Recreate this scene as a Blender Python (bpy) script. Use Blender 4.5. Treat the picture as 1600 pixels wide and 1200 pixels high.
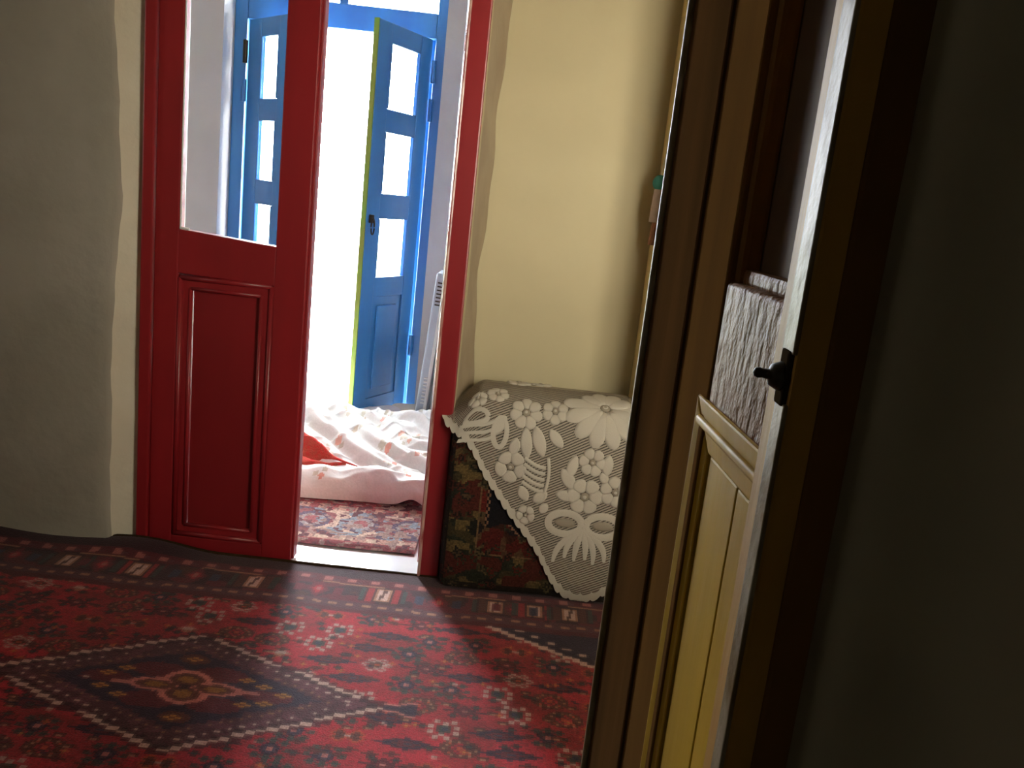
import bpy, bmesh, math, random
import numpy as np
from mathutils import Vector, Matrix

random.seed(7)
RNG = np.random.default_rng(11)
for o in list(bpy.data.objects):
    bpy.data.objects.remove(o)
S = bpy.context.scene
COL = S.collection

# ------------------------------------------------------------------ camera
F_PX = 1350.0
cam_d = bpy.data.cameras.new('camera')
cam = bpy.data.objects.new('camera', cam_d)
COL.objects.link(cam)
cam_d.sensor_fit = 'HORIZONTAL'
cam_d.sensor_width = 36.0
cam_d.lens = 36.0 * F_PX / 1600.0
cam_d.clip_start = 0.02
cam_d.clip_end = 200
_dn = Vector((109 - 800, -(6870 - 600), -F_PX)).normalized()     # world "down" in camera space
_fw = Vector((0, 0, -1)); _fw = (_fw - _dn * _fw.dot(_dn)).normalized()
_up = -_dn
_rt = _fw.cross(_up)
cam.matrix_world = Matrix.Translation((0, 0, 1.1)) @ Matrix((_rt, _fw, _up)).to_4x4()
S.camera = cam

# ------------------------------------------------------------------ light
S.view_settings.view_transform = 'Standard'
S.view_settings.look = 'None'
S.view_settings.gamma = 1.0
S.view_settings.use_curve_mapping = False
S.view_settings.exposure = 0.4

W = bpy.data.worlds.new('sky'); S.world = W
W.use_nodes = True
bg = W.node_tree.nodes['Background']
bg.inputs['Color'].default_value = (0.90, 0.95, 1.0, 1)
bg.inputs['Strength'].default_value = 60.0

def add_light(name, kind, loc, rot, energy, color=(1, 1, 1), **kw):
    l = bpy.data.lights.new(name, kind)
    l.energy = energy; l.color = color
    for k, v in kw.items():
        setattr(l, k, v)
    o = bpy.data.objects.new(name, l)
    o.location = loc; o.rotation_euler = rot
    COL.objects.link(o)
    return o

sun = add_light('sun', 'SUN', (0, 8, 6), (0, 0, 0), 9.0, (1.0, 0.96, 0.88), angle=0.009)
sun.rotation_euler = Vector((-0.10, -0.42, -0.90)).to_track_quat('-Z', 'Y').to_euler()
# openings where sky lights the rooms; left and hall ones are added
def portal(name, loc, rot, sx, sy):
    o = add_light(name, 'AREA', loc, rot, 1.0, shape='RECTANGLE', size=sx, size_y=sy)
    o.data.cycles.is_portal = True
portal('window_portal', (0.95, 0.35, 1.35), (math.radians(90), 0, 0), 0.88, 1.04)
portal('left_fill_portal', (-2.71, 1.35, 1.40), (0, math.radians(-90), 0), 0.84, 0.64)
portal('hall_fill_portal', (-0.75, -1.91, 1.45), (math.radians(90), 0, 0), 0.64, 0.74)
portal('garden_portal', (-0.945, 4.42, 1.05), (math.radians(-90), 0, 0), 1.0, 2.15)

# ------------------------------------------------------------------ helpers
def lin(r, g, b):
    f = lambda c: (c / 12.92) if c <= 0.04045 else ((c + 0.055) / 1.055) ** 2.4
    return (f(r / 255), f(g / 255), f(b / 255), 1.0)

MATS = {}
def mat(name, rgb, rough=0.6, spec=0.5, noise=0.0, nscale=8.0, bump=0.0, bscale=20.0, metallic=0.0,
        rgb2=None, coat=0.0, stretch=(1, 1, 1), mask=(0.42, 0.62), bdist=0.01):
    if name in MATS:
        return MATS[name]
    m = bpy.data.materials.new(name); m.use_nodes = True
    nt = m.node_tree; N = nt.nodes; L = nt.links
    p = N['Principled BSDF']
    c = lin(*rgb)
    p.inputs['Base Color'].default_value = c
    p.inputs['Roughness'].default_value = rough
    p.inputs['Specular IOR Level'].default_value = spec
    p.inputs['Metallic'].default_value = metallic
    p.inputs['Coat Weight'].default_value = coat
    p.inputs['Coat Roughness'].default_value = 0.12
    tc = N.new('ShaderNodeTexCoord')
    mp = N.new('ShaderNodeMapping'); mp.inputs['Scale'].default_value = stretch
    L.new(tc.outputs['Object'], mp.inputs['Vector'])
    if noise > 0 or rgb2:
        n = N.new('ShaderNodeTexNoise'); n.inputs['Scale'].default_value = nscale
        n.inputs['Detail'].default_value = 6
        L.new(mp.outputs[0], n.inputs['Vector'])
        r = N.new('ShaderNodeValToRGB')
        r.color_ramp.elements[0].position = mask[0]; r.color_ramp.elements[1].position = mask[1]
        c2 = lin(*rgb2) if rgb2 else tuple(x * (1 - noise) for x in c[:3]) + (1,)
        r.color_ramp.elements[0].color = c2; r.color_ramp.elements[1].color = c
        L.new(n.outputs['Fac'], r.inputs['Fac'])
        L.new(r.outputs['Color'], p.inputs['Base Color'])
    if bump > 0:
        n2 = N.new('ShaderNodeTexNoise'); n2.inputs['Scale'].default_value = bscale
        n2.inputs['Detail'].default_value = 5
        L.new(mp.outputs[0], n2.inputs['Vector'])
        b = N.new('ShaderNodeBump'); b.inputs['Strength'].default_value = bump
        b.inputs['Distance'].default_value = bdist
        L.new(n2.outputs['Fac'], b.inputs['Height'])
        L.new(b.outputs['Normal'], p.inputs['Normal'])
    MATS[name] = m
    return m

def glass_mat(name, tint=(1, 1, 1)):
    if name in MATS:
        return MATS[name]
    m = bpy.data.materials.new(name); m.use_nodes = True
    N = m.node_tree.nodes; L = m.node_tree.links
    N.remove(N['Principled BSDF'])
    t = N.new('ShaderNodeBsdfTransparent'); t.inputs['Color'].default_value = tuple(tint) + (1,)
    g = N.new('ShaderNodeBsdfGlossy'); g.inputs['Roughness'].default_value = 0.03
    lw = N.new('ShaderNodeLayerWeight'); lw.inputs['Blend'].default_value = 0.5
    pw = N.new('ShaderNodeMath'); pw.operation = 'POWER'; pw.inputs[1].default_value = 5.0
    L.new(lw.outputs['Facing'], pw.inputs[0])
    f = N.new('ShaderNodeMath'); f.operation = 'MULTIPLY_ADD'; f.inputs[1].default_value = 0.5; f.inputs[2].default_value = 0.03
    L.new(pw.outputs[0], f.inputs[0])
    mx = N.new('ShaderNodeMixShader')
    L.new(f.outputs[0], mx.inputs[0]); L.new(t.outputs[0], mx.inputs[1]); L.new(g.outputs[0], mx.inputs[2])
    L.new(mx.outputs[0], N['Material Output'].inputs['Surface'])
    MATS[name] = m
    return m

def woven_mat(name, rough=0.95, bump=0.35, bscale=260.0, vary=0.25, sheen=0.0):
    """pile coloured knot by knot from the mesh's 'knots' colours"""
    m = bpy.data.materials.new(name); m.use_nodes = True
    N = m.node_tree.nodes; L = m.node_tree.links
    p = N['Principled BSDF']; p.inputs['Roughness'].default_value = rough
    p.inputs['Specular IOR Level'].default_value = 0.25
    p.inputs['Sheen Weight'].default_value = sheen
    a = N.new('ShaderNodeAttribute'); a.attribute_name = 'knots'
    tc = N.new('ShaderNodeTexCoord')
    n = N.new('ShaderNodeTexNoise'); n.inputs['Scale'].default_value = bscale; n.inputs['Detail'].default_value = 3
    L.new(tc.outputs['Object'], n.inputs['Vector'])
    mr = N.new('ShaderNodeMapRange')
    mr.inputs['From Min'].default_value = 0.3; mr.inputs['From Max'].default_value = 0.7
    mr.inputs['To Min'].default_value = 1 - vary; mr.inputs['To Max'].default_value = 1 + vary
    L.new(n.outputs['Fac'], mr.inputs['Value'])
    mx = N.new('ShaderNodeVectorMath'); mx.operation = 'SCALE'
    L.new(a.outputs['Color'], mx.inputs[0]); L.new(mr.outputs[0], mx.inputs['Scale'])
    L.new(mx.outputs[0], p.inputs['Base Color'])
    b = N.new('ShaderNodeBump'); b.inputs['Strength'].default_value = bump; b.inputs['Distance'].default_value = 0.004
    L.new(n.outputs['Fac'], b.inputs['Height']); L.new(b.outputs['Normal'], p.inputs['Normal'])
    MATS[name] = m
    return m

def link(name, me, m=None, parent=None, smooth=False):
    o = bpy.data.objects.new(name, me)
    COL.objects.link(o)
    if m:
        me.materials.append(m)
    if parent:
        o.parent = parent
    if smooth:
        me.polygons.foreach_set('use_smooth', [True] * len(me.polygons))
    return o

def empty(name, loc=(0, 0, 0)):
    o = bpy.data.objects.new(name, None); o.location = loc
    o.empty_display_size = 0.05
    COL.objects.link(o)
    return o

def tag(o, label, cat=None, group=None, kind=None):
    o['label'] = label
    if cat: o['category'] = cat
    if group: o['group'] = group
    if kind: o['kind'] = kind
    return o

class MB:
    """collects shapes of ONE mesh; M maps local to world"""
    def __init__(self, M=None):
        self.bm = bmesh.new(); self.M = M
    def box(self, x0, x1, y0, y1, z0, z1, bevel=0.0, seg=2):
        t = bmesh.new()
        bmesh.ops.create_cube(t, size=1)
        for v in t.verts:
            v.co = Vector(((x0 + x1) / 2 + v.co.x * (x1 - x0), (y0 + y1) / 2 + v.co.y * (y1 - y0), (z0 + z1) / 2 + v.co.z * (z1 - z0)))
        if bevel:
            bmesh.ops.bevel(t, geom=t.edges[:], offset=bevel, segments=seg, profile=0.6, affect='EDGES')
        self._join(t); return self
    def prism(self, pts, y0, y1, bevel=0.0):
        """polygon in x,z pushed along y"""
        t = bmesh.new()
        a = [t.verts.new((x, y0, z)) for x, z in pts]
        b = [t.verts.new((x, y1, z)) for x, z in pts]
        t.faces.new(a); t.faces.new(b[::-1])
        n = len(pts)
        for i in range(n):
            t.faces.new((a[i], b[i], b[(i + 1) % n], a[(i + 1) % n]))
        bmesh.ops.recalc_face_normals(t, faces=t.faces[:])
        if bevel:
            bmesh.ops.bevel(t, geom=t.edges[:], offset=bevel, segments=2, profile=0.6, affect='EDGES')
        self._join(t); return self
    def lathe(self, prof, c, axis, n=20):
        """prof: (radius, height along axis)"""
        t = bmesh.new()
        q = Vector(axis).normalized().to_track_quat('Z', 'Y').to_matrix()
        rings = []
        for r, h in prof:
            rings.append([t.verts.new(Vector(c) + q @ Vector((r * math.cos(2 * math.pi * k / n), r * math.sin(2 * math.pi * k / n), h))) for k in range(n)])
        for a, b in zip(rings, rings[1:]):
            for k in range(n):
                t.faces.new((a[k], a[(k + 1) % n], b[(k + 1) % n], b[k]))
        t.faces.new(rings[0][::-1]); t.faces.new(rings[-1])
        bmesh.ops.recalc_face_normals(t, faces=t.faces[:])
        self._join(t); return self
    def tube(self, pts, r, n=8, closed=False):
        t = bmesh.new(); P = [Vector(p) for p in pts]; rings = []
        m = len(P)
        for i, p in enumerate(P):
            if closed: d = P[(i + 1) % m] - P[i - 1]
            else: d = P[min(i + 1, m - 1)] - P[max(i - 1, 0)]
            q = d.normalized().to_track_quat('Z', 'Y').to_matrix()
            rr = r[i] if isinstance(r, (list, tuple)) else r
            rings.append([t.verts.new(p + q @ Vector((rr * math.cos(2 * math.pi * k / n), rr * math.sin(2 * math.pi * k / n), 0))) for k in range(n)])
        pairs = list(zip(rings, rings[1:])) + ([(rings[-1], rings[0])] if closed else [])
        for a, b in pairs:
            for k in range(n):
                t.faces.new((a[k], a[(k + 1) % n], b[(k + 1) % n], b[k]))
        if not closed:
            t.faces.new(rings[0][::-1]); t.faces.new(rings[-1])
        bmesh.ops.recalc_face_normals(t, faces=t.faces[:])
        self._join(t); return self
    def _join(self, t):
        me = bpy.data.meshes.new('tmp'); t.to_mesh(me); t.free()
        self.bm.from_mesh(me); bpy.data.meshes.remove(me)
    def build(self, name, m, parent=None, smooth=False):
        if self.M is not None:
            self.bm.transform(self.M)
            if self.M.determinant() < 0:
                bmesh.ops.reverse_faces(self.bm, faces=self.bm.faces[:])
        me = bpy.data.meshes.new(name); self.bm.to_mesh(me); self.bm.free()
        return link(name, me, m, parent, smooth)

def grid_mesh(name, V, m, parent=None, smooth=True, cols=None, flip=False, uv=None):
    """V: (nu, nv, 3) points; cols: (nu-1, nv-1, 3) linear colours of the cells"""
    nu, nv = V.shape[:2]
    me = bpy.data.meshes.new(name)
    idx = np.arange(nu * nv).reshape(nu, nv)
    q = np.stack([idx[:-1, :-1], idx[1:, :-1], idx[1:, 1:], idx[:-1, 1:]], -1).reshape(-1, 4)
    if flip: q = q[:, ::-1]
    nf = len(q)
    me.vertices.add(nu * nv); me.vertices.foreach_set('co', V.reshape(-1).astype(np.float32))
    me.loops.add(nf * 4); me.loops.foreach_set('vertex_index', q.reshape(-1).astype(np.int32))
    me.polygons.add(nf); me.polygons.foreach_set('loop_start', np.arange(0, nf * 4, 4, dtype=np.int32))
    me.polygons.foreach_set('use_smooth', np.full(nf, smooth))
    me.update(calc_edges=True); me.validate()
    if cols is not None:
        at = me.attributes.new('knots', 'FLOAT_COLOR', 'FACE')
        c = np.ones((nf, 4), np.float32); c[:, :3] = cols.reshape(-1, 3)
        at.data.foreach_set('color', c.reshape(-1))
    if uv is not None:
        ul = me.uv_layers.new(name='cloth')
        u = uv.reshape(-1, 2)[q.reshape(-1)]
        ul.data.foreach_set('uv', u.reshape(-1).astype(np.float32))
    return link(name, me, m, parent)

def vnoise(x, y, seed=0):
    """smooth value noise"""
    r = np.random.default_rng(seed); T = r.random((64, 64))
    xi = np.floor(x).astype(int); yi = np.floor(y).astype(int)
    fx = x - xi; fy = y - yi
    fx = fx * fx * (3 - 2 * fx); fy = fy * fy * (3 - 2 * fy)
    g = lambda a, b: T[a % 64, b % 64]
    return (g(xi, yi) * (1 - fx) + g(xi + 1, yi) * fx) * (1 - fy) + (g(xi, yi + 1) * (1 - fx) + g(xi + 1, yi + 1) * fx) * fy

def sstep(x):
    x = np.clip(x, 0, 1); return x * x * (3 - 2 * x)

# ------------------------------------------------------------------ materials
m_gray = mat('plaster_grey', (178, 171, 158), 0.92, 0.2, rgb2=(166, 159, 146), nscale=3, bump=0.35, bscale=14, bdist=0.02)
m_band = mat('plaster_band', (232, 224, 204), 0.92, 0.2, rgb2=(224, 214, 194), nscale=4, bump=0.35, bscale=10, bdist=0.02)
m_cream = mat('plaster_cream', (198, 186, 154), 0.9, 0.2, rgb2=(190, 178, 147), nscale=2.2, bump=0.2, bscale=6, bdist=0.02)
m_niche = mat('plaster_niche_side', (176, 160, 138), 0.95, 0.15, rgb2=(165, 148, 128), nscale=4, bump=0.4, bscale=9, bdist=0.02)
m_white = mat('whitewash', (214, 211, 206), 0.9, 0.2, rgb2=(206, 203, 198), nscale=3, bump=0.2, bscale=8)
m_room = mat('limewash_grey', (168, 165, 164), 0.9, 0.2, rgb2=(160, 157, 156), nscale=3, bump=0.2, bscale=8)
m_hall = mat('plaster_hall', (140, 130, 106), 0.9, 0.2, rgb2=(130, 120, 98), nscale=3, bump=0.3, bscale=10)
m_floor = mat('floor_cement', (120, 112, 100), 0.8, 0.3, noise=0.2)
m_slab = mat('glazed_white', (238, 238, 236), 0.10, 0.5, rgb2=(225, 226, 228), nscale=5, coat=1.0)
m_red = mat('red_gloss', (146, 30, 36), 0.36, 0.5, rgb2=(132, 27, 33), nscale=5, bump=0.12, bscale=30, stretch=(1, 1, 0.2), bdist=0.006)
m_redpan = mat('red_panel', (134, 27, 33), 0.38, 0.5, rgb2=(124, 25, 30), nscale=4, bump=0.1, bscale=26, stretch=(1, 1, 0.2), bdist=0.006)
m_blue = mat('blue_gloss', (42, 106, 160), 0.36, 0.5, rgb2=(36, 94, 148), nscale=5, bump=0.1, bscale=25, stretch=(1, 1, 0.2), bdist=0.006)
m_green = mat('green_edge', (96, 128, 44), 0.6, 0.3, rgb2=(112, 124, 48), nscale=6)
m_brown = mat('brown_stile', (84, 58, 32), 0.85, 0.0, rgb2=(66, 46, 26), nscale=6, bump=0.25, bscale=22, stretch=(1, 1, 0.15), bdist=0.006)
m_brown2 = mat('brown_rail', (118, 82, 54), 0.42, 0.02, rgb2=(98, 66, 38), nscale=7, bump=0.9, bscale=95, bdist=0.006, stretch=(1, 1, 0.55))
m_bead = mat('edge_highlight', (132, 120, 98), 0.4, 0.03, rgb2=(100, 84, 56), nscale=14, bump=0.3, bscale=60, bdist=0.004)  # pale tone paints the doorway glint on leaf and post edges
m_ochre = mat('ochre_panel', (186, 148, 36), 0.5, 0.06, rgb2=(156, 122, 38), nscale=5, bump=0.2, bscale=30, stretch=(1, 1, 0.25), bdist=0.005)
m_dpan = mat('dark_panel', (90, 68, 48), 0.6, 0.02, rgb2=(78, 60, 46), nscale=5, stretch=(1, 1, 0.08), bump=0.1, bscale=12)
m_post = mat('post_brown', (164, 122, 48), 0.6, 0.15, rgb2=(146, 106, 42), nscale=5, bump=0.2, bscale=25, stretch=(1, 1, 0.15))
m_iron = mat('dark_iron', (46, 38, 26), 0.45, 0.5, metallic=0.6)
m_steel = mat('grey_enamel', (150, 160, 172), 0.4, 0.5)
m_pane = glass_mat('window_glass')
m_tint = glass_mat('tinted_glass', (0.62, 0.585, 0.51))  # pane tint added to cut the daylight through the near window
m_tint2 = glass_mat('dim_glass', (0.22, 0.21, 0.19))  # darker tint holding down the added left window's fill light
m_tint3 = glass_mat('dimmest_glass', (0.085, 0.082, 0.074))  # darkest tint, keeps the added hall window's light low
m_strip = mat('brown_strip', (108, 76, 38), 0.75, 0.0, rgb2=(88, 62, 34), nscale=6, bump=0.15, bscale=22, stretch=(1, 1, 0.15), bdist=0.005)
m_cloth = mat('white_cotton', (226, 222, 220), 0.9, 0.2, noise=0.05, bump=0.2, bscale=60)
m_stone = mat('terrace_stone', (220, 214, 200), 0.9, 0.2, noise=0.12, nscale=2)
m_grass = mat('lawn', (96, 150, 50), 0.95, 0.1, noise=0.3, nscale=12, bump=0.5, bscale=60)

# ------------------------------------------------------------------ structure: main room, outer room, hall
def struct(o, label):
    return tag(o, label, None, None, 'structure')

ZC = 2.35
struct(MB().box(-2.7, 2.1, -1.9, 2.335, -0.12, 0.0).box(-0.16, 2.1, 2.335, 2.85, -0.12, 0.0).build('floor', m_floor), 'plain cement floor under the large red carpet')
struct(MB().box(-2.5, -0.16, 2.335, 4.40, -0.12, 0.002).build('floor_back_room', m_slab), 'glazed white floor of the bright back room')
struct(MB().box(-2.7, 2.1, -1.9, 4.6, ZC, ZC + 0.15).build('ceiling', m_white), 'whitewashed ceiling above the frame')

# left wall of the far side, its door-side edge wavy; then the plaster band that steps back to the red frame
zs = np.linspace(0, ZC, 60)
wave = np.interp(zs, [0, .1, .66, .83, 1.0, 1.2, 1.48, 2.35], [-1.102, -1.105, -1.105, -1.092, -1.082, -1.092, -1.107, -1.11]) + 0.002 * np.sin(zs * 21) + 0.0015 * np.sin(zs * 47)
xs = np.concatenate([np.linspace(-2.5, -1.2, 30), np.linspace(-1.19, -1.15, 4)])
V = np.zeros((len(xs) + 3, len(zs), 3))
for i, x in enumerate(xs):
    V[i, :, 0] = x; V[i, :, 1] = 2.300 + 0.006 * (vnoise(np.full(60, x * 6.0), zs * 5, 3) - 0.5); V[i, :, 2] = zs
for k, (off, yy) in enumerate(((-0.008, 2.300), (0.0, 2.304), (0.004, 2.312))):
    V[len(xs) + k, :, 0] = wave + off; V[len(xs) + k, :, 1] = yy; V[len(xs) + k, :, 2] = zs
wl = struct(grid_mesh('wall_far', V, m_gray), 'grey plaster wall left of the red door')
edge = -1.028 + 0.004 * np.sin(zs * 6) + 0.003 * np.sin(zs * 17 + 1)
V = np.zeros((8, len(zs), 3))
for i, t in enumerate(np.linspace(0, 1, 8)):
    V[i, :, 0] = (wave + 0.004) * (1 - t) + (edge + 0.006) * t
    V[i, :, 1] = 2.312 + (2.352 - 2.312) * t ** 0.8
    V[i, :, 2] = zs
grid_mesh('plaster_band', V, m_band, wl)
# solid masonry behind, above the door, and around the niche
b = MB().box(-2.5, -1.03, 2.345, 2.47, 0, ZC).box(-1.04, -0.15, 2.34, 2.47, 1.95, ZC)
b.build('masonry', m_room, wl)
w2 = MB()
w2.box(0.380, 1.9, 2.33, 2.80, 0, ZC).box(-0.15, 0.385, 2.33, 2.80, 1.9, ZC).box(-0.15, 0.385, 2.64, 2.80, 0, 1.9).box(-0.168, -0.152, 2.34, 2.80, 0, ZC)
struct(w2.build('wall_niche', m_cream), 'cream plastered wall niche behind the lace covered bundle')
# rough left cheek of the niche with a wavy back line
wv = -0.128 + 0.006 * np.sin(zs * 5.2) + 0.005 * np.sin(zs * 12 + 1) + 0.003 * np.sin(zs * 27)
V = np.zeros((8, len(zs), 3))
for i, t in enumerate(np.linspace(0, 1, 8)):
    V[i, :, 0] = -0.157 * (1 - t) + wv * t
    V[i, :, 1] = 2.332 + 0.305 * t
    V[i, :, 2] = zs
struct(grid_mesh('trim_1', V, m_niche), 'rough brownish plaster cheek between red door post and cream niche')
V = np.zeros((6, len(zs), 3))
for i, t in enumerate(np.linspace(0, 1, 6)):
    V[i, :, 0] = 0.366 + 0.012 * t; V[i, :, 1] = 2.640 - 0.312 * t; V[i, :, 2] = zs
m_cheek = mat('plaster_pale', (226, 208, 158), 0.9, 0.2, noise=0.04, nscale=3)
struct(grid_mesh('trim_2', V, m_cheek), 'pale right cheek of the cream niche')
struct(MB().box(-2.7, -2.5, -1.9, 1.05, 0, ZC).box(-2.7, -2.5, 1.65, 4.6, 0, ZC).box(-2.7, -2.5, 1.05, 1.65, 0, 1.0).box(-2.7, -2.5, 1.05, 1.65, 1.8, ZC).build('wall_left', m_white), 'left outer wall outside the frame')
struct(MB().box(1.9, 2.1, 0.3, 2.8, 0, ZC).build('wall_right', m_cream), 'right end wall of the carpeted room outside the frame')
nw = MB()
nw.box(-2.5, -1.15, 0.36, 0.60, 0, ZC).box(-1.15, 0.21, 0.36, 0.60, 2.02, ZC).box(0.21, 0.345, 0.36, 0.51, 2.02, ZC)
nw.box(0.203, 0.52, 0.505, 0.60, 0, ZC).box(0.34, 0.52, 0.36, 0.51, 0, ZC).box(1.38, 1.9, 0.36, 0.60, 0, ZC).box(0.52, 1.38, 0.36, 0.60, 0, 0.84).box(0.52, 1.38, 0.36, 0.60, 1.86, ZC)
struct(nw.build('wall_near', m_cream), 'near wall holding the yellow door and a window')
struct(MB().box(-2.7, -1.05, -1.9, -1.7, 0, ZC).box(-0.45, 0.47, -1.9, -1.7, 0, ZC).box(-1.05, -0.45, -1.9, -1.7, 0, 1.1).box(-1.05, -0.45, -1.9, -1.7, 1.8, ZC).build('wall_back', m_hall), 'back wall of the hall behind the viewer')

# hall wall right of the yellow door post: plaster rounding towards the viewer
prof = [(0.199, 0.520), (0.203, 0.492), (0.214, 0.474), (0.236, 0.462), (0.256, 0.448), (0.268, 0.425), (0.276, 0.380), (0.285, 0.250), (0.30, 0.10), (0.33, -0.4), (0.36, -1.72)]
pp = []
for i in range(len(prof) - 1):
    for t in np.linspace(0, 1, 7)[:-1]:
        pp.append((prof[i][0] * (1 - t) + prof[i + 1][0] * t, prof[i][1] * (1 - t) + prof[i + 1][1] * t))
pp.append(prof[-1])
for _ in range(30):      # round the corners off
    pp = [pp[0]] + [tuple((pp[i - 1][k] + 2 * pp[i][k] + pp[i + 1][k]) / 4 for k in (0, 1)) for i in range(1, len(pp) - 1)] + [pp[-1]]
V = np.zeros((len(pp), len(zs), 3))
for i, (x, y) in enumerate(pp):
    V[i, :, 0] = x; V[i, :, 1] = y; V[i, :, 2] = zs
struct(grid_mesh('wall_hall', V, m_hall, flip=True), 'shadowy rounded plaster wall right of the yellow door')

# back room far wall with the deep blue-door reveal
bw = MB()
bw.box(-2.5, -1.435, 4.02, 4.40, 0, ZC).box(-0.455, -0.16, 4.02, 4.40, 0, ZC).box(-1.435, -0.455, 4.02, 4.40, 2.14, ZC)
struct(bw.build('wall_back_room', m_room, None), 'whitewashed wall around the blue garden door')
struct(MB().box(-0.20, -0.16, 2.80, 4.40, 0, ZC).build('wall_side_room', m_room), 'side wall of the back room hidden by the red post')
wn = empty('window_1', (0.95, 0.4, 1.35)); struct(wn, 'plain window beside the yellow door outside the frame')
wn.location = (0, 0, 0)
for a in ((0.52, 0.57, 0.84, 1.86), (1.33, 1.38, 0.84, 1.86), (0.93, 0.97, 0.84, 1.86)):
    MB().box(a[0], a[1], 0.42, 0.47, a[2], a[3], 0.004).build('window_stile', m_white, wn)
for z in (0.84, 1.81):
    MB().box(0.57, 1.33, 0.425, 0.465, z, z + 0.05, 0.004).build('window_rail', m_white, wn)
for x0, x1 in ((0.57, 0.93), (0.97, 1.33)):
    MB().box(x0, x1, 0.444, 0.448, 0.89, 1.81).build('pane', m_tint, wn)
w2n = empty('fill_window_left'); struct(w2n, 'small added fill light window in the left wall outside the frame')  # unseen window added to brighten the left wall and door leaf
for y0, y1, z0, z1 in ((1.05, 1.10, 1.0, 1.8), (1.60, 1.65, 1.0, 1.8), (1.10, 1.60, 1.0, 1.05), (1.10, 1.60, 1.75, 1.8)):
    MB().box(-2.63, -2.58, y0, y1, z0, z1, 0.003).build('window_frame', m_white, w2n)
MB().box(-2.607, -2.603, 1.10, 1.60, 1.05, 1.75).build('pane', m_tint2, w2n)
w3n = empty('fill_window_hall'); struct(w3n, 'small added fill light window in the hall behind the viewer')  # unseen opening added for frontal light on post and walls
for x0, x1, z0, z1 in ((-1.05, -1.0, 1.1, 1.8), (-0.50, -0.45, 1.1, 1.8), (-1.0, -0.50, 1.1, 1.15), (-1.0, -0.50, 1.75, 1.8)):
    MB().box(x0, x1, -1.83, -1.78, z0, z1, 0.003).build('window_frame', m_white, w3n)
MB().box(-1.0, -0.50, -1.807, -1.803, 1.15, 1.75).build('pane', m_tint3, w3n)
# garden terrace outside
struct(MB().box(-9, 7, 4.40, 7.2, -0.30, -0.02).build('ground_terrace', m_stone), 'sunlit pale terrace outside the blue door')
struct(MB().box(-14, 14, 7.2, 30, -0.40, -0.10).build('ground_lawn', mat('pale_ground', (206, 210, 186), 0.95, 0.1, noise=0.1)), 'sunlit pale ground beyond the terrace')
struct(MB().box(0.47, 7, -6, 0.36, -0.30, -0.05).build('ground_yard', m_stone), 'pale yard outside the window behind the viewer')

# ------------------------------------------------------------------ red door
d1 = empty('door_1'); tag(d1, 'glossy red panelled double door standing half open', 'door', None, 'structure')
YF, YB = 2.334, 2.376
MB().box(-1.032, -1.001, 2.322, 2.42, 0, 1.98, 0.004).build('door_post', m_red, d1)
# right post: inner nose, its highlight painted in paler red, then the broad face
MB().box(-0.207, -0.153, 2.318, 2.345, 0, 1.98, 0.004).box(-0.207, -0.166, 2.34, 2.42, 0, 1.98, 0.003).build('door_post', m_red, d1)
MB().box(-0.2125, -0.2035, 2.313, 2.332, 0.0, 1.98, 0.0035).build('post_nose', mat('red_highlight', (150, 74, 72), 0.2, 0.6, rgb2=(190, 150, 140), nscale=40, stretch=(1, 1, 0.3), bump=0.4, bscale=80, bdist=0.004), d1)
MB().box(-1.032, -0.153, 2.322, 2.42, 1.93, 1.98, 0.004).build('lintel', m_red, d1)

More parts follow.
